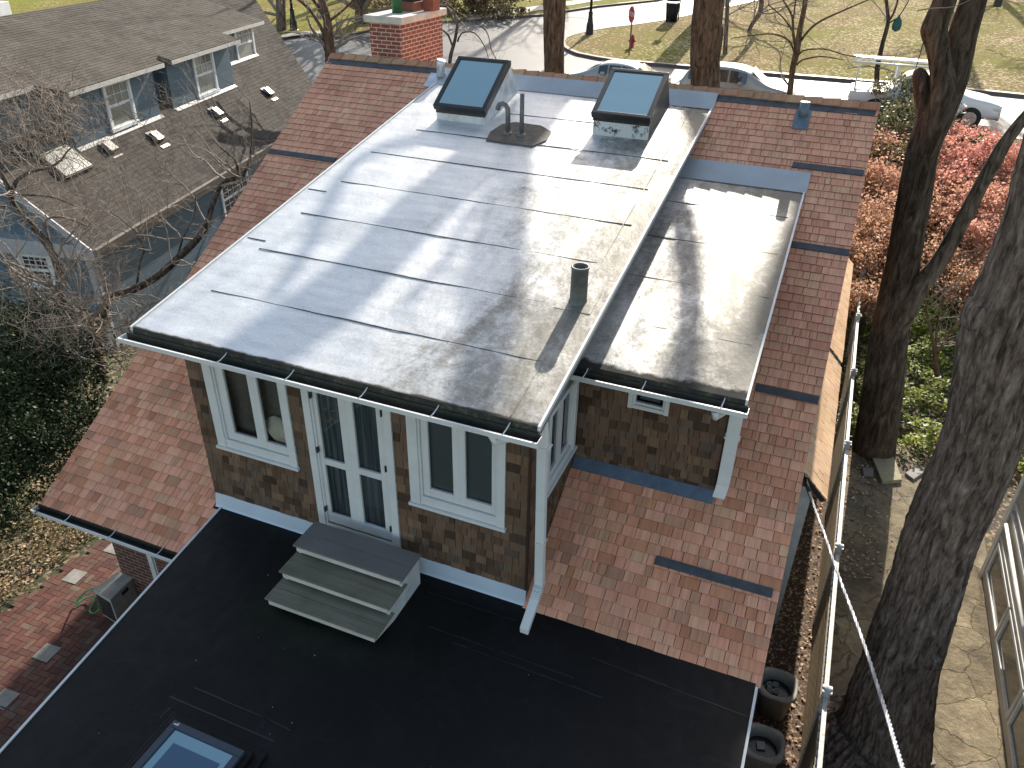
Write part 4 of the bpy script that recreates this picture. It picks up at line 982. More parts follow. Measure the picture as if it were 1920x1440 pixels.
for sg in (-1, 1):
    m.tube([(-2.9, sg*.82, zr), (.9, sg*.82, zr)], .035, 8)
    for x in (-2.6, -1.2): m.tube([(x, sg*.86, 1.0), (x, sg*.82, zr)], .03, 8)
for x in (-2.8,-2.1,-1.4,-.7,0,.7): m.tube([(x,-.82,zr+.02), (x,.82,zr+.02)], .03, 8)
m.build('ladder_rack', plain('white_rack', (.8,.8,.78), .4), pk)
m = MB()
for y in (-.35, .1):
    m.box((-2.9,y-.03,zr+.05),(.6,y+.03,zr+.12)); m.box((-2.9,y+.37,zr+.05),(.6,y+.43,zr+.12))
    for k in range(11): m.box((-2.8+k*.32,y,zr+.07),(-2.76+k*.32,y+.40,zr+.10))
    break
lad = m.build('ladder', plain('aluminium_ladder', (.7,.7,.68), .4, .4)); tag(lad, 'pale aluminium ladder lying on the rack of the white pickup', 'ladder'); lad.location = pk.location

# ================================================================ RIGHT-HAND SIDE: fence, tubs, cream house
FX = 8.42
def fy(px, py, z): return atx(px, py, FX)
post_y = [atz(1607,832,-1.30).y, atz(1574,1022,-1.30).y, atz(1545,1288,-1.30).y]
dy = (post_y[0]-post_y[2])/2; PY = [post_y[2]-dy, post_y[2], post_y[1], post_y[0], post_y[0]+dy, post_y[0]+2*dy, post_y[0]+3*dy]
fn = thing('wooden_fence', 'long slatted brown fence with white lattice top and white post caps beside the flagstone patio', 'fence', (FX, 4, -3.1))
M_FWOOD = cedar('aged_fence_wood', [(0,(.20,.15,.09)), (.5,(.32,.245,.15)), (1,(.26,.20,.13))], .3, side=True); M_FW2 = plain('flaking_white_paint', (.62,.60,.54), .6, 0, .5, 20)
zt, zl, zb_ = -1.42, -1.70, -3.08
for a, b in zip(PY, PY[1:]):
    m = MB()
    for k in range(11):
        z = zb_ + k*.124; m.obox((FX-.012-.01, a+.05, z), (.026,0,0), (0,b-a-.10,0), (0,0,.092), rng.random())
    part(m, 'slat_panel', M_FWOOD, fn)
    m = MB(); h = zt-.03-zl; L = b-a-.1; nn_ = int(L/.13)
    for k in range(nn_+2):
        for sg in (1, -1):
            y0 = a+.05+(k-1)*.13; y1 = y0+h*.9
            if sg < 0: y0, y1 = y1, y0
            if min(y0,y1) < a+.04 or max(y0,y1) > b-.04: continue
            m.obox((FX-.006+.006*sg, y0, zl), (.006,0,0), (0,.03,0), (0, y1-y0, h))
    m.box((FX-.016, a+.05, zl-.02), (FX+.016, b-.05, zl)); part(m, 'lattice', M_FW2, fn)
    m = MB(); m.box((FX-.028, a+.05, zt-.03), (FX+.028, b-.05, zt)); part(m, 'top_rail', M_FW2, fn)
for y in PY:
    m = MB(); m.box((FX-.045, y-.045, -3.1), (FX+.045, y+.045, -1.34)); o = part(m, 'post', M_FW2, fn)
    m = MB(); m.prism([(FX-.062, y-.062, -1.34), (FX+.062, y-.062, -1.34), (FX+.062, y+.062, -1.34), (FX-.062, y+.062, -1.34)], (0,0,.025)); m.lathe((FX, y, -1.315), [(.075,0),(.04,.03),(.0,.05)], 4); m.build('post_cap', M_WHITED, o)
# tubs
def roundsq(r, z, cx=0, cy=0, n=28, p=4.0):
    L = []
    for k in range(n):
        a = 2*math.pi*k/n; c, s_ = math.cos(a), math.sin(a); q = (abs(c)**p+abs(s_)**p)**(-1/p); L.append((cx+r*q*c, cy+r*q*s_, z))
    return L
M_TUB = plain('grey_plastic_tub', (.30,.285,.25), .6, 0, .3, 8); M_MUD = plain('dirty_water', (.022,.020,.018), .25, 0, .5, 10)
def tub(P, label):
    t = thing('plastic_tub', label, 'tub', P, 'grey plastic tubs between the house and fence'); m = MB(); n = 28
    rings = [roundsq(.205,0), roundsq(.245,.50), roundsq(.275,.52), roundsq(.285,.56), roundsq(.265,.575,p=3.4), roundsq(.225,.56,p=2.2), roundsq(.205,.40,p=2.2), roundsq(.20,.36,p=2.2)]
    for L in rings: m.v += L
    for i in range(len(rings)-1):
        for k in range(n):
            a = i*n+k; b = i*n+(k+1) % n; m.f.append((a,b,b+n,a+n)); m.r.append(0); m.smooth.append(True)
    m.f.append(tuple(reversed(range(n)))); m.r.append(0); m.smooth.append(False); m.build('tub_body', M_TUB, t)
    m = MB(); m.lathe((0,0,.40), [(.205,0),(.205,.01)], 24); m.build('contents', M_MUD, t)
    return t
P = atz(1459, 1283, -2.53); t1 = tub(Vector((P.x, P.y, -3.09)), 'grey plastic tub holding small cups, below the shingle roof corner')
m = MB()
for k in range(4):
    a = 1.2+k*1.4; m.lathe((.07*math.cos(a)-.05, .07*math.sin(a), .405), [(.035,0),(.045,.07),(.038,.07),(.03,.01)], 12)
m.build('cups', plain('grey_cups', (.30,.29,.27), .6), t1)
P = atz(1432, 1392, -2.53); t2 = tub(Vector((P.x, P.y, -3.09)), 'grey plastic tub of dark water at the bottom of the photo, nearer tub'); 
m = MB(); m.obox((-.06,-.04,.42), (.11,.03,0), (-.03,.12,0), (0,0,.02)); m.build('floating_scrap', M_TUB, t2)
# cream house at the right edge
XW = 11.17; chs = thing('cream_house', 'cream painted house wall with long dark windows at the lower right edge', 'house', (XW, 1, -3.1))
M_CREAM = plain('cream_siding', (.44,.42,.37), .6, 0, .12, 3)
m = MB(); m.box((XW+.03, -7, -3.2), (XW+3, 6.72, .1)); part(m, 'wall', M_CREAM, chs)
m = MB(); m.prism([(XW-.35,-7,.1),(XW+3.2,-7,.1),(XW+3.2,-7,1.3)], (0,14.1,0)); part(m, 'roof', plain('grey_asphalt_roof', (.08,.08,.075), .9), chs)
m = MB(); m.box((XW-.03, 6.60, -3.1), (XW+.06, 6.76, .08)); part(m, 'corner_board', M_WHITED, chs)
m = MB(); m.box((XW-.005, -7, -3.1), (XW+.03, 6.6, -2.82)); part(m, 'base_board', M_CREAM, chs)
for z in (-2.10, -1.55, -1.35): m = MB(); m.box((XW-.02, -7, z), (XW+.03, 6.6, z+.05)); part(m, 'trim_board', M_WHITED, chs)
m = MB()
for k in range(18): m.box((XW-.006+.002*(k % 2), -7, -2.04+k*.115), (XW+.03, 6.6, -1.93+k*.115)) if not (-2.04+k*.115 < -1.28 and k in (4,5,6)) else None
part(m, 'siding', M_CREAM, chs)
y1 = 6.45
while y1 > -6:
    y0 = y1-1.52
    m = MB(); m.box((XW-.03, y0-.05, -2.86), (XW+.03, y1+.05, -2.80)); m.box((XW-.03, y0-.05, -2.22), (XW+.03, y1+.05, -2.16)); m.box((XW-.03, y0-.05, -2.80), (XW+.03, y0+.02, -2.22)); m.box((XW-.03, y1-.02, -2.80), (XW+.03, y1+.05, -2.22))
    wf = part(m, 'window', M_WHITED, chs)
    m = MB(); m.box((XW+.0, y0+.02, -2.80), (XW+.012, y1-.02, -2.22)); m.build('pane', glass('smoky_pane', (.10,.09,.08), .1, 0, .8), wf)
    y1 = y0-.16
m = MB(); m.tube([(XW-.10, 6.3, -1.6), (XW-.10, 2.6, -1.7)], .03, 8); part(m, 'pipe_rail', M_WHITED, chs)

# ================================================================ BLUE NEIGHBOUR HOUSE
nb = thing('blue_house', 'blue-grey neighbour house with grey asphalt roofs and white windows at upper left', 'house', (-9.5, 6.61, -.2))
nb.rotation_euler = (0, 0, math.atan2(.9753, -.2210))
def asph(name, stops):
    n = NT(name); c = n.ramp(n.attr(), stops); c = n.mix(1, c, n.ramp(n.noise(1.0, 5, .65), [(.3,.75),(.7,1.15)]), 'MULTIPLY'); c = n.mix(1, c, n.ramp(n.noise(70, 3, .7), [(.3,.75),(.7,1.15)]), 'MULTIPLY'); n.bump(n.noise(70, 3), .004); return n.out(c, .95, 0, .1)
M_ASPH = asph('grey_brown_asphalt_shingle', [(0,(.055,.050,.045)), (.5,(.085,.076,.068)), (1,(.070,.065,.062))]); M_ASPHU = asph('light_asphalt_shingle', [(0,(.078,.070,.060)), (.5,(.108,.096,.082)), (1,(.092,.085,.075))])
def siding(name, c):
    n = NT(name); x, y, z = n.sep(n.co()); f = n.math('FRACT', n.math('MULTIPLY', z, 8.5)); k = n.mix(1, c, n.ramp(n.noise(2.5, 5, .6, n.co((.5,.5,3))), [(.3,.8),(.7,1.1)]), 'MULTIPLY')
    k = n.mix(n.ramp(f, [(.0,.7),(.07,0)]), k, (.02,.025,.03)); n.bump(f, .02, .9); return n.out(k, .7)
M_BLUE = siding('blue_grey_clapboard', (.095,.155,.205)); M_NTRIM = plain('neighbour_white_trim', (.36,.38,.42), .55, 0, .15, 5); M_FASC = plain('taupe_gutter', (.19,.17,.15), .6, 0, .15, 4); M_NWHITE = plain('white_window_paint', (.66,.68,.70), .6, 0, .08, 4)
t40 = math.tan(R(40)); u40 = Vector((0, math.cos(R(40)), math.sin(R(40)))); n40 = Vector((0, -math.sin(R(40)), math.cos(R(40))))
def lo(y): return y*t40
def lo_iv(s):
    y = s*math.cos(R(40)); e = 16.2+.82*y
    if y < 1.95: return [(0, e)]
    if y < 2.6: return [(0, 2.9), (7.1, 7.9), (12.1, e)] if y < 2.4 else [(0, 2.6), (12.1, e)]
    return [(15.5, e)]
m = MB(); shingles(m, (0,0,0), (1,0,0), u40, n40, 0, 6.2, lo_iv, .14, .012, .26, .38)
nlo = m.build('lower_roof', M_ASPH, nb)
m = MB(); m.prism([(0,.01,-.015), (0,2.7,lo(2.7)-.02), (0,2.7,lo(2.7)-.15), (0,.01,-.14)], (16.4,0,0)); m.prism([(15.5,2.2,lo(2.2)-.02), (15.5,4.7,lo(4.7)-.02), (15.5,4.7,lo(4.7)-.2), (15.5,2.2,lo(2.2)-.2)], (2.4,0,0)); m.build('roof_deck', M_UNDER, nlo)
sU = .284; thU = math.atan(sU); uU = Vector((0, math.cos(thU), math.sin(thU))); nU = Vector((0, -math.sin(thU), math.cos(thU)))
def up(y): return 3.17+(y-1.6)*sU
def up_iv(s):
    y = 1.6+s*math.cos(thU)
    if y < 2.0: return [(2.67-.5*(y-1.6), 7.25), (7.69, 12.35)]
    if y < 2.3: return [(2.67-.5*(y-1.6), 12.35)]
    return [(-.1, 15.9)]
m = MB(); shingles(m, (0,1.6,3.17), (1,0,0), uU, nU, 0, 4.55, up_iv, .14, .012, .26, .38)
nup = m.build('upper_roof', M_ASPHU, nb)
m = MB()
def uslab(x0, x1, ya, yb): m.prism([(x0, ya, up(ya)-.012), (x0, yb, up(yb)-.012), (x0, yb, up(yb)-.13), (x0, ya, up(ya)-.13)], (x1-x0,0,0))
uslab(2.67, 7.25, 1.61, 2.0); uslab(7.69, 12.35, 1.61, 2.0); uslab(2.5, 12.35, 2.0, 2.3); uslab(-.1, 15.9, 2.3, 6); m.build('roof_edge', M_FASC, nup)
m = MB()
for x0, x1, y, z in ((2.67,7.25,1.59,up(1.6)), (7.69,12.35,1.59,up(1.6)), (-.1,2.5,2.28,up(2.3)), (12.36,15.9,2.28,up(2.3))): m.box((x0, y-.02, z-.13), (x1, y, z-.01))
m.build('fascia', plain('pale_fascia', (.45,.44,.42), .6), nup)
# a higher dark roof behind the ridge line
m = MB(); shingles(m, (0,6.0,up(6)-.05), (1,0,0), (0,.5,.866), (0,-.866,.5), 0, 1.6, lambda s: [(-3, 4.9)], .14, .007, .28, .36); m.build('rear_roof', asph('dark_asphalt_shingle', [(0,(.05,.047,.055)), (1,(.075,.07,.08))]), nb)
m = MB(); m.box((5.2,6.05,up(6)-.1), (6.9,7.0,up(6)+.35)); m.build('rear_dormer', M_NWHITE, nb, .01)
# walls
m = MB()
m.box((2.9,1.95,lo(1.95)-.2), (7.1,2.6,up(1.95)-.14)); m.box((7.1,2.4,lo(2.4)-.3), (7.9,2.7,up(2.3)-.14)); m.box((7.9,1.95,lo(1.95)-.2), (12.1,2.6,up(1.95)-.14)); m.box((12.1,2.6,lo(2.6)-.3), (15.5,3.2,up(2.6)-.14)); m.box((0,2.6,lo(2.6)-.3), (2.9,3.2,up(2.6)-.14))
m.build('dormer_wall', M_BLUE, nb)
m = MB(); m.prism([(.30,.35,-3.2), (.30,5.8,-3.2), (.30,5.8,up(5.8)-.2), (.30,2.7,lo(2.7)-.2), (.30,.35,lo(.35)-.16)], (16.2,0,0)); m.build('wall', M_BLUE, nb)
m = MB()
for x0, x1, y, z in ((2.9,7.1,1.94,lo(1.94)), (7.9,12.1,1.94,lo(1.94)), (12.1,15.5,2.59,lo(2.59))): m.obox((x0,y-.10,z-.07), (x1-x0,0,0), (0,.10,.084), (0,-.01,.014))
m.build('wall_flashing', plain('pale_flashing', (.20,.20,.21), .6), nb)
m = MB(); m.prism([(0,-.14,.02), (0,-.02,.02), (0,-.02,-.12), (0,-.10,-.12)], (16.2,0,0)); m.box((0,-.02,-.30), (16.2,.04,-.02)); m.box((0,.04,-.30), (16.2,.36,-.27)); m.build('gutter', M_FASC, nb)
m = MB(); m.prism([(-.03,-.05,-.01), (-.03,4.2,lo(4.2)+.02), (-.03,4.2,lo(4.2)-.20), (-.03,-.05,-.24)], (.04,0,0)); m.build('rake_board', M_NTRIM, nb)
m = MB(); m.prism([(.0,-.05,-.26), (.0,3.2,-.26), (.0,3.2,.15), (.0,.4,.1)], (.30,0,0)); m.build('pent_board', M_NTRIM, nb)
m = MB(); m.box((.28,.31,-2.95), (.44,.35,-.3)); m.box((.26,.31,-2.95), (.30,.47,-.3)); m.build('corner_board', M_NTRIM, nb)
M_NSH = plain('pale_window_shade', (.42,.42,.38), .5, 0, .1)
def nwin(x0, x1, z0, z1, y, O=(0,0), grid=(3,2), dark=False, axis='x'):
    def B(mb, a0, a1, c0, c1, d0, d1):
        if axis == 'x': mb.box((a0, y-d1, c0), (a1, y-d0, c1))
        else: mb.box((y-d1, a0, c0), (y-d0, a1, c1))
    c = .11; m = MB(); B(m, x0, x0+c, z0, z1, 0, .05); B(m, x1-c, x1, z0, z1, 0, .05); B(m, x0+c, x1-c, z1-c, z1, 0, .05); B(m, x0-.03, x1+.03, z0-.04, z0+.06, 0, .08)
    root = m.build('window', M_NWHITE, nb, .004)
    xi0, xi1, zi0, zi1 = x0+c, x1-c, z0+.06, z1-c; zm = (zi0+zi1)/2
    m = MB(); w = .05
    for a, b in ((zi0, zm), (zm, zi1)): B(m, xi0, xi0+w, a, b, .0, .028); B(m, xi1-w, xi1, a, b, .0, .028); B(m, xi0+w, xi1-w, a, a+w*.8, 0, .028); B(m, xi0+w, xi1-w, b-w*.8, b, 0, .028)
    m.build('sash', M_NWHITE, root)
    m = MB(); gx, gz = grid; rows = ((zm, zi1),) if not dark else ((zm, zi1), (zi0, zm))
    for a, b in rows:
        for k in range(1, gx): xx = xi0+w+(xi1-xi0-2*w)*k/gx; B(m, xx-.009, xx+.009, a+w*.8, b-w*.8, .012, .024)
        for k in range(1, gz): zz = a+(b-a)*k/gz; B(m, xi0+w, xi1-w, zz-.009, zz+.009, .010, .022)
    m.build('muntin', M_NWHITE, root)
    m = MB(); B(m, xi0, xi1, zi0, zi1, .0, .008); m.build('pane', glass('dark_pane', (.02,.025,.03), .05, 0, .8) if dark else glass('shaded_pane', (.20,.205,.18), .08, 0, .7), root)
nwin(4.52, 5.82, 1.72, 3.06, 1.95); nwin(9.46, 10.86, 1.68, 3.08, 1.95); nwin(13.86, 15.42, 2.03, 3.42, 2.6)
nwin(7.0, 9.0, -1.75, -.32, .35, grid=(5,3), dark=True)
nwin(1.45, 2.45, -1.25, -.30, .30, grid=(4,3), dark=True, axis='y')
nwin(4.0, 4.9, -1.25, -.30, .30, grid=(4,3), dark=True, axis='y')
M_VENT = plain('galvanised_vent', (.40,.38,.35), .45, .2, .2, 8)
for k, (x, y) in enumerate(((3.85,1.72), (5.83,1.50), (9.48,1.44), (13.4,1.36))):
    m = MB(); z = lo(y); m.obox(Vector((x-.17,y-.17,z-.13)), (.34,0,0), u40*.34, n40*.14); m.obox(Vector((x-.22,y-.30,z-.24)), (.44,0,0), u40*.06, n40*.02)
    v = m.build('roof_vent', M_BLACKF if k else M_FASC, nb, .01)
    m = MB(); m.obox(Vector((x-.20,y-.21,z-.02)), (.40,0,0), (0,.38,.16), (0,-.01,.03)); m.build('vent_cap', M_VENT if k else M_FASC, v, .01)
    m = MB(); m.obox(Vector((x-.20,y-.34,z-.272)), (.40,0,0), u40*.05, n40*.03); m.build('vent_flange', M_VENT, v) if k else None
m = MB(); A = Vector((1.5,1.42,lo(1.42)+.02)); m.obox(A, (1.15,0,0), u40*1.18, n40*.10); ns = m.build('skylight', M_UNDER, nb)
m = MB(); m.obox(A+n40*.101+u40*.04+Vector((.04,0,0)), (1.07,0,0), u40*1.10, n40*.02); m.build('glass', glass('old_domed_glass', (.065,.08,.075), .3, 0, .4), ns)
m = MB()
for z in (-.75,-1.8): m.tube([(.24,.28,z), (.24,.28,z-.05)], .05, 8)
m.tube([(.16,-.02,-.15), (.20,.2,-.35), (.22,.26,-.5), (.22,.26,-2.9)], .045, 8); m.build('downspout', M_NTRIM, nb)

# ================================================================ air conditioner, hose, stones, cable
ac = thing('air_conditioner', 'grey outdoor air conditioner unit on the brick path beside the black flat roof', 'air conditioner', (-2.45,-.30,-3.06))
M_AC = plain('worn_beige_metal', (.44,.42,.38), .5, .1, .3, 6); M_ACT = plain('beige_lid', (.46,.44,.40), .5, .1, .45, 3)  # lid metal slightly paler than the casing
# local box: long side along the lid edge seen in the photo
pA, pB, pC, pD = [atz(x, y, -2.42) for x, y in ((173,1106),(222,1070),(250,1082),(206,1126))]
def acp(P, z): return Vector((P.x, P.y, z))
ctr = (pA+pB+pC+pD)/4
m = MB(); q = [acp(p, -2.45) for p in (pA,pB,pC,pD)]; q = [p+(ctr-p)*.06 for p in q]; m.prism([Vector((p.x,p.y,-3.02)) for p in q], (0,0,.57)); part(m, 'casing', M_AC, ac, .01)
m = MB(); m.prism([acp(p, -2.449) for p in (pA,pB,pC,pD)], (0,0,.03)); part(m, 'lid', M_ACT, ac, .012)
e = (q[3]-q[0]); h_ = Vector((0,0,1)); nn = e.cross(h_).normalized(); 
if (nn.dot(CP-q[0])) < 0: nn = -nn
m = MB()
for k in range(15): m.obox(q[0]+e*.06+h_*(-.52+k*.032)+nn*.002, e*.88, nn*.006, h_*.014)
part(m, 'grille', M_IRON, ac)
e2 = (q[2]-q[3]); n2 = e2.cross(h_).normalized(); n2 = n2 if n2.dot(CP-q[3]) > 0 else -n2
m = MB(); m.obox(q[3]+e2*.45+h_*-.12+n2*.002, e2*.28, n2*.01, h_*.07); part(m, 'handle_slot', M_DARKIN, ac, .004)
M_HOSE = plain('green_garden_hose', (.02,.28,.12), .4, 0, .1)
hp = [(188,1100,.5),(172,1104,.45),(158,1112,.30),(145,1126,.08),(143,1136,.03),(150,1128,.05),(165,1120,.06),(180,1118,.12),(172,1136,.05),(168,1146,.03),(176,1150,.03),(186,1142,.05),(184,1132,.3)]
m = MB(); m.tube([atz(x, y, -3.06+z) for x, y, z in hp], .013, 8, step=.04); tag(m.build('garden_hose', M_HOSE), 'green garden hose looping from the air conditioner onto the brick path', 'hose')
# stones at the foot of the forked tree
def slab(px, lab, h=.06, mat=M_SLAB):
    P = [atz(x, y, -3.08) for x, y in px]; m = MB(); m.prism([Vector((p.x, p.y, -3.085)) for p in P], (0,0,h)); tag(m.build('stone_slab', mat, None, .01), lab, 'stone', 'loose flat stones by the forked tree')
slab([(1632,858),(1672,856),(1690,905),(1652,908)], 'long greenish flat stone at the foot of the forked dark tree', .09, plain('mossy_stone', (.30,.27,.17), .85, 0, .35, 6))
slab([(1696,890),(1716,876),(1732,888),(1712,902)], 'small square stone right of the long greenish stone', .06)
slab([(1616,878),(1638,880),(1636,896),(1618,894)], 'dark square stone left of the long greenish stone', .05, plain('grey_brown_stone', (.20,.17,.15), .85, 0, .3, 6))
slab([(1700,1408),(1735,1400),(1752,1440),(1705,1450)], 'bright rounded stone on the patio at the foot of the big tree', .10)
# service cable
cb_pts = [(1512,903,2.9),(1518,925,2.6),(1530,960,2.2),(1547,1005,1.7),(1562,1050,1.2),(1580,1100,.7),(1603,1160,.1),(1625,1222,-.5),(1645,1285,-1.1),(1664,1345,-1.7),(1680,1400,-2.3),(1695,1450,-2.8),(1712,1520,-3.4),(1735,1620,-4.1)]
base = [aty(x, y, Y) for x, y, Y in cb_pts]; path, _ = resample(base, [1]*len(base), .02)
for k, (rad, mat) in enumerate(((.0085, plain('bare_aluminium_strand', (.55,.55,.56), .4, .5)), (.0085, plain('grey_insulated_strand', (.26,.29,.36), .5)), (.0085, plain('grey_insulated_strand_b', (.42,.42,.44), .5)))):
    if k == 0: cbt = thing('service_cable', 'twisted pale overhead power cable running from the roof corner down past the fence', 'cable', base[0])
    P = []
    for i, p in enumerate(path):
        t = (path[min(i+1,len(path)-1)]-path[max(i-1,0)]).normalized(); u_ = t.orthogonal().normalized(); v_ = t.cross(u_); a = i*.02/.16*2*math.pi*.5+k*2.094
        P.append(p+(u_*math.cos(a)+v_*math.sin(a))*.009)
    m = MB(); m.tube(P, rad, 6); part(m, 'strand', mat, cbt)
m = MB(); b0 = base[0]; m.tube([b0+Vector((-.02,.02,.02)), b0+(base[1]-b0)*.9], .028, 8); m.box((b0.x-.035, b0.y-.02, b0.z+.0), (b0.x+.0, b0.y+.05, b0.z+.09)); part(m, 'bracket', M_BLACKF, cbt)
for x in (-.022, .022): m = MB(); m.tube([base[1]+Vector((x,0,0)), base[2]+Vector((x*.5,0,-.01))], .007, 6); part(m, 'clamp_wire', M_BLACKF, cbt)

# ================================================================ TREES AND SHRUBS
def bark(name, c1, c2, sc=1.0, bd=.03):
    n = NT(name); co = n.co((5*sc, 5*sc, 1.1*sc)); a = n.noise(1.6, 6, .7, co, .6); b = n.noise(7, 5, .7, n.co((sc,sc,.5*sc)))
    c = n.ramp(a, [(.36,tuple(x*.30 for x in c1)), (.50,c1), (.68,c2)]); c = n.mix(1, c, n.ramp(b, [(.3,.75),(.7,1.15)]), 'MULTIPLY')
    n.bump(a, bd); return n.out(c, .92, 0, .15)
M_BARKD = bark('dark_furrowed_bark', (.165,.120,.098), (.32,.26,.22), 1.7, .05)
M_BARKB = bark('brown_bark', (.13,.085,.055), (.23,.155,.105), 1.2, .04)
M_BARKF = bark('smooth_dark_bark', (.066,.048,.036), (.14,.108,.082), 1.3, .03)
M_TWIG = plain('grey_twig', (.16,.125,.10), .9, 0, .4, 4); M_TWIGL = plain('pale_twig', (.27,.22,.18), .85, 0, .3, 4); M_LIMB = bark('grey_limb_bark', (.10,.08,.062), (.20,.165,.135), 1.4, .015)
def ridged(amp, k, seed=0):
    def f(p, d, a, L):
        q = Vector((math.cos(a)*k, math.sin(a)*k, L*1.0+seed)); v = noise.noise(q*1.0)
        w = noise.noise(Vector((math.cos(a)*k*2.6, math.sin(a)*k*2.6, L*2.2+seed+9)))
        big = noise.noise(Vector((math.cos(a)*1.1, math.sin(a)*1.1, L*.7+seed+31)))
        return amp*(1-2.2*abs(v)) + amp*.6*(1-2*abs(w)) + .07*big
    return f
def grow(mb, P, D, ln, r, depth, rn, upb=.10, spread=.75, nch=(2,4), seg=5, wob=.22, nside=4, shrink=.62):
    D = D.normalized(); pts = [P.copy()]; rad = [r]; p = P.copy()
    zm = getattr(mb, 'zmin', -99)
    for i in range(seg):
        if p.z < zm and D.z < .15: D = Vector((D.x, D.y, .5))
        D = (D + Vector((rn.gauss(0,wob), rn.gauss(0,wob), rn.gauss(0,wob)+upb*.5))).normalized(); p = p + D*(ln/seg); pts.append(p.copy()); rad.append(r*(1-.62*(i+1)/seg))
    mb.tube(pts, rad, nside if r > .012 else 3, r=rn.random(), caps=False)
    if depth <= 0: return
    for k in range(rn.randint(*nch)):
        i = rn.randint(1, seg); q = pts[i]; t = (pts[i]-pts[i-1]).normalized(); o_ = t.orthogonal().normalized(); a = rn.uniform(0, 6.28)
        s_ = o_*math.cos(a)+t.cross(o_)*math.sin(a); d2 = (t*(1-spread*.5)+s_*spread+Vector((0,0,upb))).normalized()
        grow(mb, q, d2, ln*shrink*rn.uniform(.7,1.2), max(rad[i]*.72, .003), depth-1, rn, upb, spread, nch, seg, wob, nside, shrink)
def limbs(path_spec): pass
def ptw(spec, fn):
    """[(px, py, width_px, third)] -> points and radii; fn maps (px,py,third) to a point"""
    P = [fn(a, b, t) for a, b, w, t in spec]; return P, [pxw(p, s[2])/2 for p, s in zip(P, spec)]

def furrow(p, d, a, L):
    c, s_ = math.cos(a), math.sin(a); w = .5*noise.noise(Vector((c*2, s_*2, L*1.3)))
    q = Vector((c*9+w*1.5, s_*9+w*1.5, L*1.5)); v = 1-abs(noise.noise(q))*3.2; q2 = Vector((c*19+w*3, s_*19+w*3, L*4.2+7)); u = 1-abs(noise.noise(q2))*3
    return .045*max(-1, v) + .020*max(-1, u) + .012*noise.noise(Vector((c*40, s_*40, L*14))) + .06*noise.noise(Vector((c*1.2, s_*1.2, L*.7+3)))
# --- big trunk, front right
Y1_ = 2.3
spec = [(1588,1500,200,2.0),(1612,1440,168,2.15),(1630,1395,150,2.25),(1652,1330,134,2.3),(1686,1250,128,2.3),(1718,1150,122,2.3),(1742,1080,120,2.3),(1765,1000,122,2.3),(1800,920,130,2.3),(1832,850,130,2.3),(1853,780,132,2.3),(1868,700,136,2.3),(1880,640,146,2.3),(1895,590,150,2.3),(1925,520,140,2.3),(1962,420,138,2.3),(1995,300,146,2.3),(2050,120,150,2.3),(2110,-120,150,2.3),(2160,-420,140,2.6)]
P, Rr = ptw(spec, lambda a, b, t: aty(a, b, t)); base_ = atg(1632, 1392)
P = [Vector((9.30,2.1,-3.45)), Vector((9.36,2.17,-3.1)), Vector((9.44,2.25,-2.72))] + P[4:]; Rr = [1.15, .84, .62] + Rr[4:]
t = thing('large_tree', 'huge furrowed dark tree trunk rising from the flagstone patio at the right', 'tree', (9.4,2.2,-3.1))
m = MB(); m.tube(P, Rr, 220, disp=furrow, step=.028); tr_ = part(m, 'trunk', M_BARKD, t)
m = MB(); k_ = aty(1822, 585, 2.15); m.tube([k_+Vector((.25,.1,-.1)), k_, k_+Vector((-.05,-.02,.0))], [.22,.17,.05], 20, disp=ridged(.06,3,5), step=.03); part(m, 'knot', M_BARKD, t)
for px, py, s_ in ((1752,1240,.13), (1700,1230,.0)):
    if s_: k_ = aty(px, py, 2.0); m = MB(); m.tube([k_+Vector((-.2,.1,.05)), k_, k_+Vector((.09,-.02,.0))], [s_*1.2,s_,s_*.4], 16, disp=ridged(.08,3,8), step=.03); part(m, 'burl', M_BARKD, t)
rn = random.Random(3); m = MB(); m.zmin = 11; top = P[-1]
for k in range(5): grow(m, top-Vector((0,0,rn.uniform(0,2))), Vector((rn.gauss(0,.7), rn.gauss(.3,.7), 1)), 4.5, .13, 3, rn)
part(m, 'crown', M_TWIG, t)

# --- forked dark tree behind it
YT = 10.05
F2 = lambda a, b, t: aty(a, b, YT+t)
t = thing('forked_tree', 'forked dark tree with twin twisting trunks, standing between the fence end and the red shrubs', 'tree', aty(1637, 850, YT))
sp = [(1632,880,84,0),(1640,840,74,0),(1650,760,70,0),(1661,680,68,0),(1672,600,66,0),(1692,500,58,0),(1709,400,57,0),(1727,300,57,0),(1738,260,58,0),(1752,215,60,0),(1764,180,56,.05)]
P, Rr = ptw(sp, F2); m = MB(); m.tube(P, Rr, 56, disp=ridged(.030, 4.5, 2), step=.06); part(m, 'trunk', M_BARKF, t)
sp = [(1733,290,36,.15),(1758,230,46,.2),(1783,165,48,.2),(1795,110,50,.2),(1806,60,50,.2),(1825,0,45,.2),(1850,-90,44,.2),(1870,-260,40,.3),(1880,-500,34,.4)]
P, Rr = ptw(sp, F2); m = MB(); m.tube(P, Rr, 40, disp=ridged(.030, 4, 12), step=.06); part(m, 'rear_stem', M_BARKF, t); topB = P[-1]
sp = [(1735,290,30,-.2),(1752,230,38,-.26),(1766,190,42,-.28),(1768,150,40,-.25),(1762,110,37,-.22),(1756,80,38,-.2),(1752,55,46,-.2),(1760,30,42,-.2),(1772,0,40,-.2),(1788,-60,36,-.2),(1800,-200,32,-.2),(1790,-420,26,-.2)]
P, Rr = ptw(sp, F2); m = MB(); m.tube(P, Rr, 40, disp=ridged(.035, 4, 22), step=.05); part(m, 'front_stem', M_BARKF, t); topA = P[-1]
sp = [(1742,268,28,.0),(1738,215,36,-.05),(1732,170,34,-.08),(1724,138,24,-.1),(1720,128,10,-.1)]
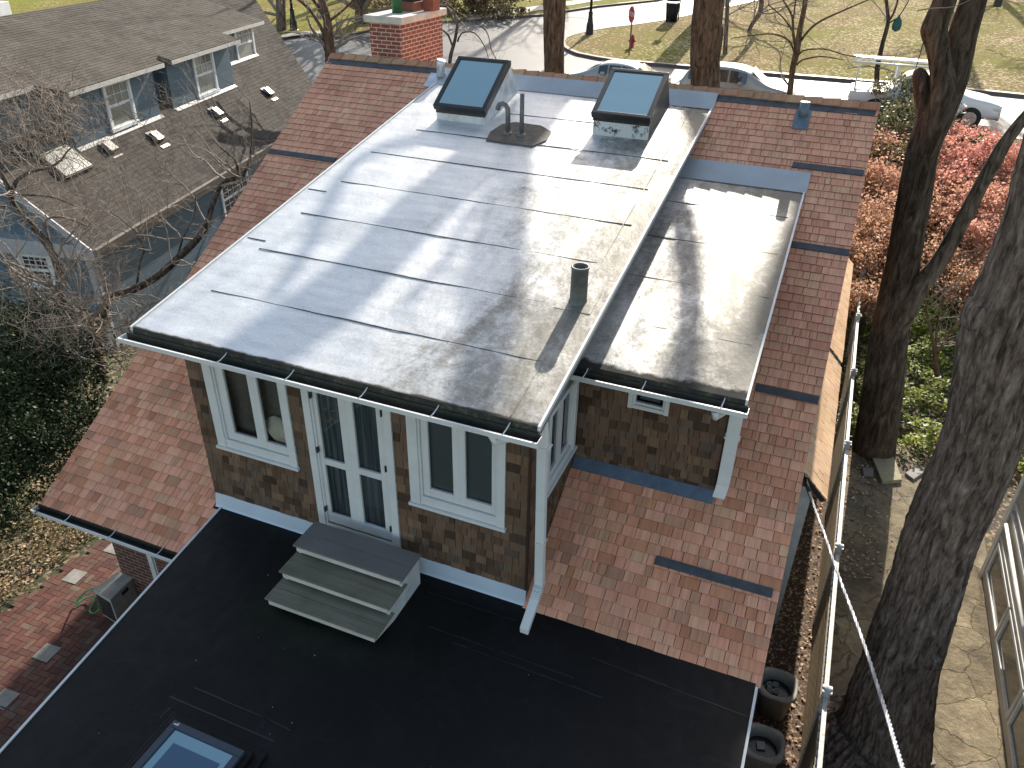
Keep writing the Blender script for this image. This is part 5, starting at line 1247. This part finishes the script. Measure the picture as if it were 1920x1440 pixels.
P, Rr = ptw(sp, F2); m = MB(); m.tube(P, Rr, 30, disp=ridged(.05, 3, 32), step=.04); part(m, 'stub', M_BARKF, t)
sp = [(1750,70,20,-.25),(1738,52,17,-.3),(1733,44,11,-.3)]
P, Rr = ptw(sp, F2); m = MB(); m.tube(P, Rr, 20, step=.04); part(m, 'burl', M_BARKF, t)
sp = [(1672,640,30,-.1),(1702,580,36,-.2),(1730,530,33,-.2),(1758,495,30,-.2),(1785,450,28,-.2),(1812,400,27,-.2),(1835,355,25,-.2),(1860,310,26,-.2),(1880,275,24,-.2),(1905,240,21,-.2),(1935,205,20,-.2),(2000,130,18,-.2),(2080,20,15,-.2)]
P, Rr = ptw(sp, F2); m = MB(); m.tube(P, Rr, 32, disp=ridged(.035, 3.5, 42), step=.06); part(m, 'side_branch', M_LIMB, t)
rn = random.Random(5); m = MB(); m.zmin = 9
for tp in (topA, topB, P[-1]):
    for k in range(3): grow(m, tp, Vector((rn.gauss(0,.5), rn.gauss(0,.5), 1)), 3.2, .07, 3, rn)
part(m, 'crown', M_TWIG, t)
m = MB()
for a, b, c, d in (((1745,575),(1790,530),(1840,500),(1870,483)), ((1760,560),(1800,520),(1815,480),(1815,470)), ((1720,20),(1750,15),(1790,12),(1830,-6))):
    m = MB(); m.tube([aty(*q, YT-.6) for q in (a,b,c,d)], [.012,.010,.008,.004], 5, step=.1); part(m, 'twig', M_TWIGL, t)

# --- front-yard trunks behind the ridge
def shp(rx, ry, ty, zf=RZ):
    P = Vector((rx, ry, zf(ry))); return P + sv*((ty-ry)/sv.y)
ty = 24.0
t = thing('street_tree', 'thick reddish brown tree trunk with a burl behind the ridge, right of the two skylights', 'tree', aty(1324, 175, ty), 'tall bare trees in front of the house')
A = [aty(1323,200,ty), aty(1322,110,ty), aty(1326,60,ty), aty(1330,-10,ty)]
P = [Vector((A[0].x, ty, G(ty)-.2)), *A, shp(2.05,8.2,ty), shp(2.15,6.0,ty), shp(2.0,4.8,ty), shp(1.85,3.0,ty), shp(1.85,1.1,ty), shp(1.62,.0,ty), shp(1.2,-2,ty)]
Rr = [.75, pxw(A[0],50)/2, pxw(A[1],52)/2, pxw(A[2],56)/2, pxw(A[3],56)/2, .50,.48,.46,.44,.42,.38,.3]
m = MB(); m.tube(P, Rr, 60, disp=ridged(.035, 6, 50), step=.10); part(m, 'trunk', M_BARKB, t)
m = MB(); k_ = aty(1312, 118, ty-.55); m.tube([k_+Vector((0,.4,0)), k_, k_+Vector((0,-.05,0))], [.24,.18,.06], 16, disp=ridged(.08,3,3), step=.04); k_ = aty(1347, 60, ty-.1); m.tube([k_+Vector((-.3,0,0)), k_, k_+Vector((.06,0,0))], [.2,.16,.06], 14, step=.04); part(m, 'burl', M_BARKB, t)
m = MB(); m.zmin = 9.5; rn = random.Random(11)
for pts, r0, r1 in (([shp(2.05,5.6,ty), shp(2.75,3.95,ty), shp(3.05,2.95,ty), shp(3.5,1.85,ty), shp(3.95,.5,ty), shp(4.3,-.9,ty)], .30, .26), ([shp(2.15,6.6,ty), shp(1.0,5.4,ty), shp(.1,4.2,ty), shp(.45,2.7,ty), shp(.8,1.8,ty), shp(1.1,.6,ty)], .12, .09), ([shp(2.6,4.4,ty), shp(2.5,3.2,ty), shp(2.75,2.0,ty), shp(2.7,.9,ty)], .07, .07), ([shp(2.05,7.6,ty), shp(3.6,9.2,ty), shp(5.0,6.6,ty), shp(5.15,4.9,ty,QZ), shp(5.45,3.9,ty,QZ), shp(5.75,2.8,ty,QZ), shp(5.9,2.0,ty,QZ), shp(6.1,.9,ty,QZ)], .16, .17)):
    m.tube(pts, [r0+(r1-r0)*i/(len(pts)-1) for i in range(len(pts))], 10, step=.25)
    for p in pts[2:]: grow(m, p, Vector((rn.gauss(0,1), rn.gauss(0,.7), .4)), 1.8, .028, 2, rn)
part(m, 'crown', M_TWIG, t)
# unseen park tree, added so its limb shades the flat roof corner
ty = 44.0; t = thing('bare_tree', 'unseen bare tree, added so its limb shades the flat roof corner', 'tree', (-1.6, ty, G(ty)), 'bare trees beyond the top edge')
m = MB(); j_ = shp(5.2,9.5,ty); m.tube([Vector((-1.72,ty,G(ty)-.2)), Vector((-1.75,ty,8)), Vector((1.0,ty,17)), j_], [.62,.55,.45,.40], 16, step=.8); part(m, 'trunk', M_BARKD, t)
m = MB(); m.zmin = 14; rn = random.Random(77)
pts = [j_, shp(6.9,8,ty), shp(7.3,5,ty,S), shp(7.3,2,ty,S), shp(7.25,.5,ty,lambda y:0), shp(7.1,-1.2,ty,lambda y:0), shp(6.9,-3,ty,lambda y:0)]
m.tube(pts, [.3,.3,.32,.34,.36,.36,.3], 10, step=.3)
for p in pts[1:]: grow(m, p, Vector((rn.gauss(0,1), rn.gauss(0,.7), .4)), 3.0, .06, 1, rn)
part(m, 'crown', M_TWIG, t)
ty = 23.0
t = thing('street_tree', 'dark straight tree trunk behind the ridge between the two roof skylights', 'tree', aty(1040, 150, ty), 'tall bare trees in front of the house')
A = [aty(1039,160,ty), aty(1038,80,ty), aty(1040,20,ty), aty(1040,-40,ty)]
P = [Vector((A[0].x, ty, G(ty)-.2)), *A, A[-1]+Vector((-.2,0,3)), A[-1]+Vector((-.1,.2,6)), A[-1]+Vector((.4,.2,9))]; Rr = [.55, .40, .40, .44, .42, .36, .28, .16]
Rr[1:5] = [pxw(A[0],36)/2, pxw(A[1],37)/2, pxw(A[2],41)/2, pxw(A[3],42)/2]
m = MB(); m.tube(P, Rr, 44, disp=ridged(.035, 5, 60), step=.08); part(m, 'trunk', M_BARKB, t)
rn = random.Random(12); m = MB(); m.zmin = 12
for p in P[7:]:
    for k in range(3): grow(m, p, Vector((rn.gauss(-.6,.6), rn.gauss(.5,1), .9)), 3.0, .08, 2, rn)
part(m, 'crown', M_TWIG, t)

# --- smaller trees seen over the roofs
def small_tree(label, stems, fn, rn_seed, tw=6, ln=1.4, mat=M_BARKB, group='bare trees by the street', name='bare_tree', crown=True, depth=3):
    rn = random.Random(rn_seed); bp_ = fn(*stems[0][0][:2]); t = thing(name, label, 'tree', bp_, group); pts_all = []
    for st_ in stems:
        P = [fn(a, b) for a, b, w in st_]; Rr = [max(.006, pxw(p, s[2])/2) for p, s in zip(P, st_)]
        m = MB(); m.tube(P, Rr, 14 if Rr[0] > .04 else 6, step=.12, disp=(lambda p,d,a,L: .06*noise.noise(Vector((math.cos(a)*2, math.sin(a)*2, L*2))))); part(m, 'trunk' if st_ is stems[0] else 'branch', mat, t); pts_all += [(p, r) for p, r in zip(P[1:], Rr[1:])]
    if crown:
        m = MB()
        for k in range(tw):
            p, r = pts_all[rn.randrange(len(pts_all))]; grow(m, p, Vector((rn.gauss(0,1), rn.gauss(0,.6), .5)), ln, max(.008, r*.4), depth, rn)
        part(m, 'crown', M_TWIGL, t)
    return t
fy_ = lambda Y: (lambda a, b: aty(a, b, Y))
small_tree('slender brown tree in front of the park, right of the thick reddish trunk', [[(1474,215,15),(1481,175,11),(1486,130,11),(1494,95,12),(1500,55,10),(1508,15,9),(1516,-40,8)], [(1493,98,6),(1487,60,5),(1485,30,4),(1468,0,3)], [(1494,90,5),(1500,78,5),(1530,45,4),(1585,18,3),(1640,-5,2)], [(1490,100,4),(1478,75,4),(1450,64,3),(1415,66,2),(1370,72,1.5)], [(1495,105,4),(1505,95,3),(1545,92,2.5),(1590,104,2),(1640,110,1.2)], [(1494,122,4),(1505,112,3),(1540,106,2.5),(1580,112,1.6)], [(1487,60,4),(1470,35,3),(1440,8,2)], [(1488,35,3),(1492,0,3),(1500,-40,3)]], fy_(25.5), 21, 14, 1.5)
small_tree('dark thin tree at the park kerb with a green bag on its branch', [[(1644,157,9),(1645,128,9),(1654,85,8),(1665,42,7),(1663,12,6),(1660,-30,5)], [(1665,40,5),(1674,28,4),(1682,5,3.5),(1690,-30,3)], [(1664,44,3),(1676,38,3),(1686,30,2.5),(1700,8,2),(1710,-10,2)]], fy_(atg(1645,157).y), 22, 8, 1.6, M_BARKF)
gb = aty(1686, 30, atg(1645,157).y); m = MB(); m.lathe(gb-Vector((0,0,.62)), [(.03,0),(.16,.08),(.20,.25),(.15,.45),(.04,.62)], 12); tag(m.build('hanging_bag', plain('teal_green_cloth', (.02,.09,.08), .8)), 'dark green teardrop bag hanging from the thin park tree', 'bag')
small_tree('short straight dark trunk on the park lawn just right of the thick reddish trunk', [[(1359,106,9),(1361,70,8),(1363,30,8),(1365,-30,7),(1368,-200,6)]], fy_(atg(1359,106).y), 23, 8, 3, M_BARKD)
small_tree('crooked dark tree further back on the park lawn', [[(1403,60,6),(1412,42,8),(1424,25,9),(1428,0,9),(1430,-60,8),(1425,-200,7)]], fy_(atg(1403,62).y), 24, 8, 3, M_BARKD)
small_tree('tan tree with leaning stems left of the brick chimney', [[(622,130,22),(619,95,21),(616,60,18),(612,30,16),(600,-10,14)], [(618,112,9),(608,82,8),(606,60,7),(592,35,6),(575,12,6),(550,-8,5)], [(613,40,8),(600,18,7),(585,-4,6)], [(614,42,5),(640,22,4),(668,-5,3)]], fy_(21.5), 25, 12, 1.6)
small_tree('small bare dark tree with arching twigs right of the chimney', [[(842,135,7),(845,105,7),(853,75,6),(857,45,5),(850,20,4)], [(850,92,4),(840,65,4),(826,55,3)], [(855,40,3.5),(880,38,3),(905,52,3),(915,65,2),(922,95,2),(935,118,1.4)], [(857,42,4),(885,30,3),(920,35,2),(960,52,1.4)], [(858,78,4),(866,62,3),(890,62,2.5),(910,90,1.6),(918,120,1)], [(853,44,3),(842,20,2.5),(830,0,2)]], fy_(19), 26, 9, 1.1, M_LIMB, depth=2)
small_tree('dark trunk on the far grass beyond the blue house roof', [[(528,58,19),(527,30,18),(526,0,18),(525,-60,17),(520,-250,13)]], lambda a, b: aty(a, b, atg(528,60).y), 27, 22, 5, M_BARKD)
small_tree('dark trunk on the far grass just left of the chimney', [[(680,44,30),(678,20,24),(680,-10,23),(684,-80,22),(690,-280,16)]], lambda a, b: aty(a, b, atg(680,46).y), 28, 22, 5, M_BARKD)
for k, (x, y, h) in enumerate(((-26,52,15), (-13,62,16), (-2,58,15), (11,58,16), (19,60,15), (14,70,16), (30,52,14), (26,44,13), (-34,44,14))):
    rn = random.Random(40+k); t = thing('bare_tree', 'unseen bare tree, added so its limb shades the flat roof corner', 'tree', (x, y, G(y)), 'bare trees beyond the top edge')
    m = MB(); z0 = G(y); P = [Vector((x,y,z0-.2)), Vector((x+rn.gauss(0,.2),y,z0+h*.3)), Vector((x+rn.gauss(0,.6),y,z0+h*.65)), Vector((x+rn.gauss(0,.9),y,z0+h))]; m.tube(P, [.42,.33,.24,.08], 14, step=.4); part(m, 'trunk', M_BARKD, t)
    if atz and k < 9 and False: pass
    m = MB()
    for q in range(10):
        f = rn.uniform(.35,1); p = P[0].lerp(P[-1], f); grow(m, p, Vector((rn.gauss(0,1), rn.gauss(0,1), .7)), 4.2*(1.25-f*.6), .10, 3, rn)
    part(m, 'crown', M_TWIG, t)

# --- bare trees between the houses (left)
D18 = lambda d: (lambda a, b: atd(a, b, d))
small_tree('bare tree with a long curved dark limb reaching across the blue wall', [[(190,640,24),(192,600,20),(200,560,17),(235,548,15),(270,533,14),(305,510,14),(338,480,13),(368,450,13),(388,420,11),(398,385,10),(412,350,10),(425,338,10),(450,333,9)], [(256,540,5),(262,500,4),(270,472,3.5),(283,470,2)], [(332,486,5),(342,450,4),(356,420,3),(366,398,2.5),(366,365,2)], [(270,470,3),(262,445,3),(258,437,2),(235,418,2),(205,395,1.5)], [(448,335,6),(441,300,5),(415,278,3),(400,262,2)], [(455,330,6),(468,300,5),(472,240,4),(468,190,2)]], D18(17.5), 30, 26, 1.5, M_LIMB, 'bare trees between the houses')
small_tree('bare tree with a pale speckled trunk at the left edge before the blue house', [[(120,640,16),(118,600,15),(112,545,14),(112,520,14),(102,482,14),(82,450,13),(60,422,12),(38,402,12),(22,378,11),(18,358,10),(5,330,9),(-20,300,8)], [(22,360,8),(30,340,7),(55,322,6),(90,315,5),(115,300,4),(125,285,3),(150,262,2)], [(104,478,6),(92,448,5),(84,420,5),(88,410,4),(120,408,3),(165,425,2)], [(20,365,5),(60,366,4),(100,370,3),(150,390,1.5)], [(14,388,5),(0,384,5),(-20,380,4)]], D18(16.5), 31, 34, 1.5, M_LIMB, 'bare trees between the houses')
small_tree('brown mossy trunk standing low behind the twigs beside the dark evergreen', [[(190,720,18),(182,660,16),(178,640,14),(170,600,10)], [(182,660,7),(150,690,6),(130,650,4),(120,600,3)]], D18(16), 32, 20, 1.4, M_BARKB, 'bare trees between the houses')
rn = random.Random(33); 
t = thing('twiggy_shrub', 'dense tangle of bare grey vine twigs against the left end of the blue house dormer', 'shrub', (-11, 7.5, -1)); m = MB()
for k in range(80):
    px, py = rn.uniform(-15,128), rn.uniform(170,300); Pp = atd(px, py, 18.6+rn.uniform(-.5,.4)); grow(m, Pp, Vector((rn.gauss(0,1), rn.gauss(0,.4), rn.gauss(0,1))), .9, .011, 2, rn, 0, .8, (3,5), 5, .35)
part(m, 'twigs', M_TWIGL, t)
t = thing('twiggy_shrub', 'tangle of bare twigs below the gutter corner at the foot of the blue wall', 'shrub', (-7, 5, -2)); m = MB()
for k in range(75):
    px, py = rn.uniform(40,250), rn.uniform(560,740); px = min(px, 330-py*.15); Pp = atd(px, py, 16+rn.uniform(-1,1)); grow(m, Pp, Vector((rn.gauss(0,1), rn.gauss(0,.4), rn.gauss(.2,.8))), 1.0, .012, 2, rn, 0, .8, (3,5), 5, .3)
part(m, 'twigs', M_TWIGL, t)
t = thing('twiggy_shrub', 'thin bare branch tips spread over the lower roof of the blue house near its vents', 'shrub', (-9, 9, 0)); m = MB()
for k in range(44):
    px, py = rn.uniform(180,480), rn.uniform(180,330); Pp = atd(px, py, 19.0+rn.uniform(-.8,.3)); grow(m, Pp, Vector((rn.gauss(0,1), rn.gauss(0,.4), rn.gauss(.2,.8))), .8, .008, 2, rn, 0, .8, (2,4), 5, .3)
part(m, 'twigs', M_TWIG, t)

# --- foliage clouds
def cloud(name, label, cat, blobs, n, s, mat, seed, group=None, stems=None, cl=.35, rshift=None):
    """leaves scattered in clumps through overlapping ellipsoids [(centre, rx, rz)]"""
    rn = random.Random(seed); c0 = blobs[0][0]; t = thing(name, label, cat, (c0.x, c0.y, G(c0.y)), group); m = MB(); tot = sum(b[1]**2 for b in blobs)
    for (c, rx, rz) in blobs:
        k = 0; N = int(n*rx**2/tot); tries = 0; subs = []
        for q_ in range(int(26+30*rx)):
            d = Vector((rn.gauss(0,1), rn.gauss(0,1), rn.gauss(0,1))).normalized(); q = rn.random()**.4*1.08; subs.append((c+Vector((d.x*rx*q, d.y*rx*q, d.z*rz*q)), rn.uniform(.09,.27), rn.random()))
        while k < N and tries < N*8:
            tries += 1
            d = Vector((rn.gauss(0,1), rn.gauss(0,1), rn.gauss(0,1))).normalized(); q = rn.random()**.45
            sc_ = subs[rn.randrange(len(subs))]
            p = sc_[0] + Vector((rn.gauss(0,sc_[1])*1.3, rn.gauss(0,sc_[1])*1.3, rn.gauss(0,sc_[1])*.7)); f = noise.noise(p*1.6+Vector((seed,0,0)))+.6*noise.noise(p*4.1)
            if f < -cl*.5 and rn.random() < .88: continue
            rr = rn.random()*.5+.25*sc_[2]+.25*(.5+f)
            if rshift: rr = rshift(p, c, rx, rz, rr)
            leaf(m, p, s*rn.uniform(.6,1.3), min(1,max(0,rr)), rn); k += 1
    part(m, 'foliage', mat, t)
    if stems is not None:
        for (c, rx, rz) in blobs:
            m = MB(); b0 = Vector((c.x, c.y, G(c.y)))
            for k in range(stems): grow(m, b0+Vector((rn.gauss(0,.1), rn.gauss(0,.1), 0)), (c-b0).normalized()+Vector((rn.gauss(0,.35), rn.gauss(0,.35), 0)), max(.8,(c-b0).length*1.1), .022, 2, rn)
            part(m, 'stems', M_TWIG, t)
    return t
M_EVER = leafmat('dark_evergreen_needles', [(0,(.012,.022,.008)), (.5,(.025,.042,.014)), (.85,(.05,.07,.022)), (1,(.10,.10,.03))], .6, .1)
eb = []
for px, py, D, rx, rz in ((20,600,17,.9,.7),(60,650,16,.9,.7),(20,700,16,1.1,.8),(90,720,15.5,.8,.6),(40,790,15,1.1,.8),(-10,850,15,.9,.8),(-60,930,14.5,.9,.6)):
    eb.append((atd(px, py, D), rx, rz))
cloud('evergreen_shrub', 'dark evergreen at the left edge below the blue house', 'shrub', eb, 60000, .030, M_EVER, 51, None, None)
M_REDL = leafmat('red_autumn_leaves', [(0,(.30,.19,.10)), (.25,(.52,.33,.19)), (.5,(.62,.34,.24)), (.75,(.64,.28,.23)), (1,(.66,.22,.24))], .5, .45)
def redshift(p, c, rx, rz, rr): return rr*.55 + .45*min(1, max(0, (p.z-(c.z-rz))/(2*rz)))
M_BRONZE = leafmat('bronze_autumn_leaves', [(0,(.22,.14,.07)), (.4,(.44,.25,.14)), (.7,(.54,.31,.20)), (1,(.60,.40,.28))], .5, .45)
def rb(L, h=.85):
    out = []
    for px, py, y, rx, rz in L:
        d = ray(px, py); s_ = 5.0
        while (CP+d*s_).z > G((CP+d*s_).y)+h: s_ += .05
        out.append((CP+d*s_, rx, rz))
    return out
cloud('red_shrub', 'bright red shrub directly behind the forked tree, nearest the street', 'shrub', rb([(1800,285,21.5,1.3,.8),(1860,310,20.5,1.3,.8),(1910,330,20.5,1.2,.9),(1780,330,19.5,1.3,.8)]), 20000, .058, M_REDL, 52, 'autumn shrubs beside the house', 4, .3, lambda p,c,rx,rz,rr: redshift(p,c,rx,rz,rr)*.95)
cloud('red_shrub', 'red and orange shrub between the roof edge and the forked tree trunk', 'shrub', rb([(1655,290,22,1.0,.7),(1650,340,20,1.1,.8),(1690,350,19.5,1.0,.8),(1660,400,18,1.0,.7)]), 15000, .054, M_REDL, 53, 'autumn shrubs beside the house', 2, .3, lambda p,c,rx,rz,rr: redshift(p,c,rx,rz,rr)*.62)
cloud('red_shrub', 'wide red shrub right of the forked tree, in the middle of the shrub bed', 'shrub', rb([(1790,395,17.5,1.1,.7),(1850,405,17,1.2,.8),(1900,400,17,1.0,.8),(1830,450,16,1.1,.6)]), 18000, .050, M_REDL, 54, 'autumn shrubs beside the house', 2, .3, lambda p,c,rx,rz,rr: redshift(p,c,rx,rz,rr)*.72)
cloud('bronze_shrub', 'bronze brown shrub close to the sunlit side roof', 'shrub', rb([(1640,440,16.5,.9,.6),(1630,490,15,.8,.6),(1660,470,15.5,.7,.6),(1625,560,13.5,.55,.5)]), 16000, .048, M_BRONZE, 55, 'autumn shrubs beside the house', 2, .35)
cloud('bronze_shrub', 'sparse bronze shrub below the side branch of the forked tree', 'shrub', rb([(1810,520,14.5,.8,.5),(1760,480,15.5,.7,.4),(1840,560,13.5,.7,.5),(1880,500,14.5,.7,.5)]), 9000, .045, M_BRONZE, 56, 'autumn shrubs beside the house', 3, .2)
M_MIXG = leafmat('speckled_hedge_leaves', [(0,(.05,.06,.02)), (.4,(.12,.12,.05)), (.7,(.25,.22,.11)), (.9,(.40,.36,.24)), (1,(.32,.06,.05))], .5, .3)
cloud('speckled_shrub', 'speckled green and grey shrub in front of the ladder rack of the pickup', 'shrub', rb([(1690,190,25.5,1.1,.9),(1720,235,24.5,1.2,1.0),(1675,260,24,.9,.8),(1700,305,23,1.0,.7)]), 22000, .055, M_MIXG, 57, None, 2, .3)
cloud('brown_hedge', 'brown leafless hedge across the road, at the top right of the chimney', 'hedge', [(aty(x, 16-(x-760)*.03, atg(900,38).y+1.5), 2.0, 1.1) for x in (740,790,840,890,935)], 9000, .11, leafmat('brown_hedge_leaves', [(0,(.07,.055,.03)), (.6,(.13,.10,.05)), (.93,(.20,.16,.08)), (1,(.60,.42,.05))]), 58, 'hedges across the road', 4)
cloud('brown_hedge', 'olive brown hedge at the very top left behind the lamp and far trunks', 'hedge', [(aty(x, 2, atg(600,40).y+9), 2.6, 1.5) for x in (500,555,610,660,710)], 9000, .13, leafmat('olive_hedge_leaves', [(0,(.06,.055,.03)), (.6,(.14,.12,.06)), (1,(.30,.26,.14))]), 59, 'hedges across the road', 3)
small_tree('small multi-stemmed bare shrub tree in the bright green ground cover', [[(1757,705,10),(1755,680,9),(1752,650,8),(1742,610,5),(1735,560,3)], [(1756,665,6),(1775,635,5),(1800,600,4),(1822,565,3)], [(1754,655,5),(1758,600,4),(1770,550,3),(1768,505,2)], [(1775,640,4),(1810,620,3),(1840,590,2)]], fy_(12.2), 60, 14, .7, M_BARKB, 'bare trees between the houses')
# hanging feeder and rope
P = aty(1871, 6, 8.5); m = MB(); m.box((P.x-.05,P.y-.05,P.z-.05),(P.x+.05,P.y+.05,P.z+.07)); m.prism([(P.x-.075,P.y-.075,P.z+.07),(P.x+.075,P.y-.075,P.z+.07),(P.x+.075,P.y+.075,P.z+.07),(P.x-.075,P.y+.075,P.z+.07)],(0,0,.02)); m.tube([P+Vector((0,0,.09)), P+Vector((.01,0,1.5))], .004, 4); tag(m.build('bird_feeder', M_BLACKF), 'small dark bird feeder hanging at the top edge right of the forked tree', 'bird feeder')
m = MB(); m.tube([aty(1736,62,YT-.3), aty(1727,95,YT-.3), aty(1718,126,YT-.3)], .009, 5); tag(m.build('rope', M_BLACKF), 'thin dark rope hanging beside the front stem of the forked tree', 'rope')

for o in bpy.data.objects:
    if 'label' in o.keys() and not 4 <= len(o['label'].split()) <= 16: print('LABEL', o.name, len(o['label'].split()), o['label'])
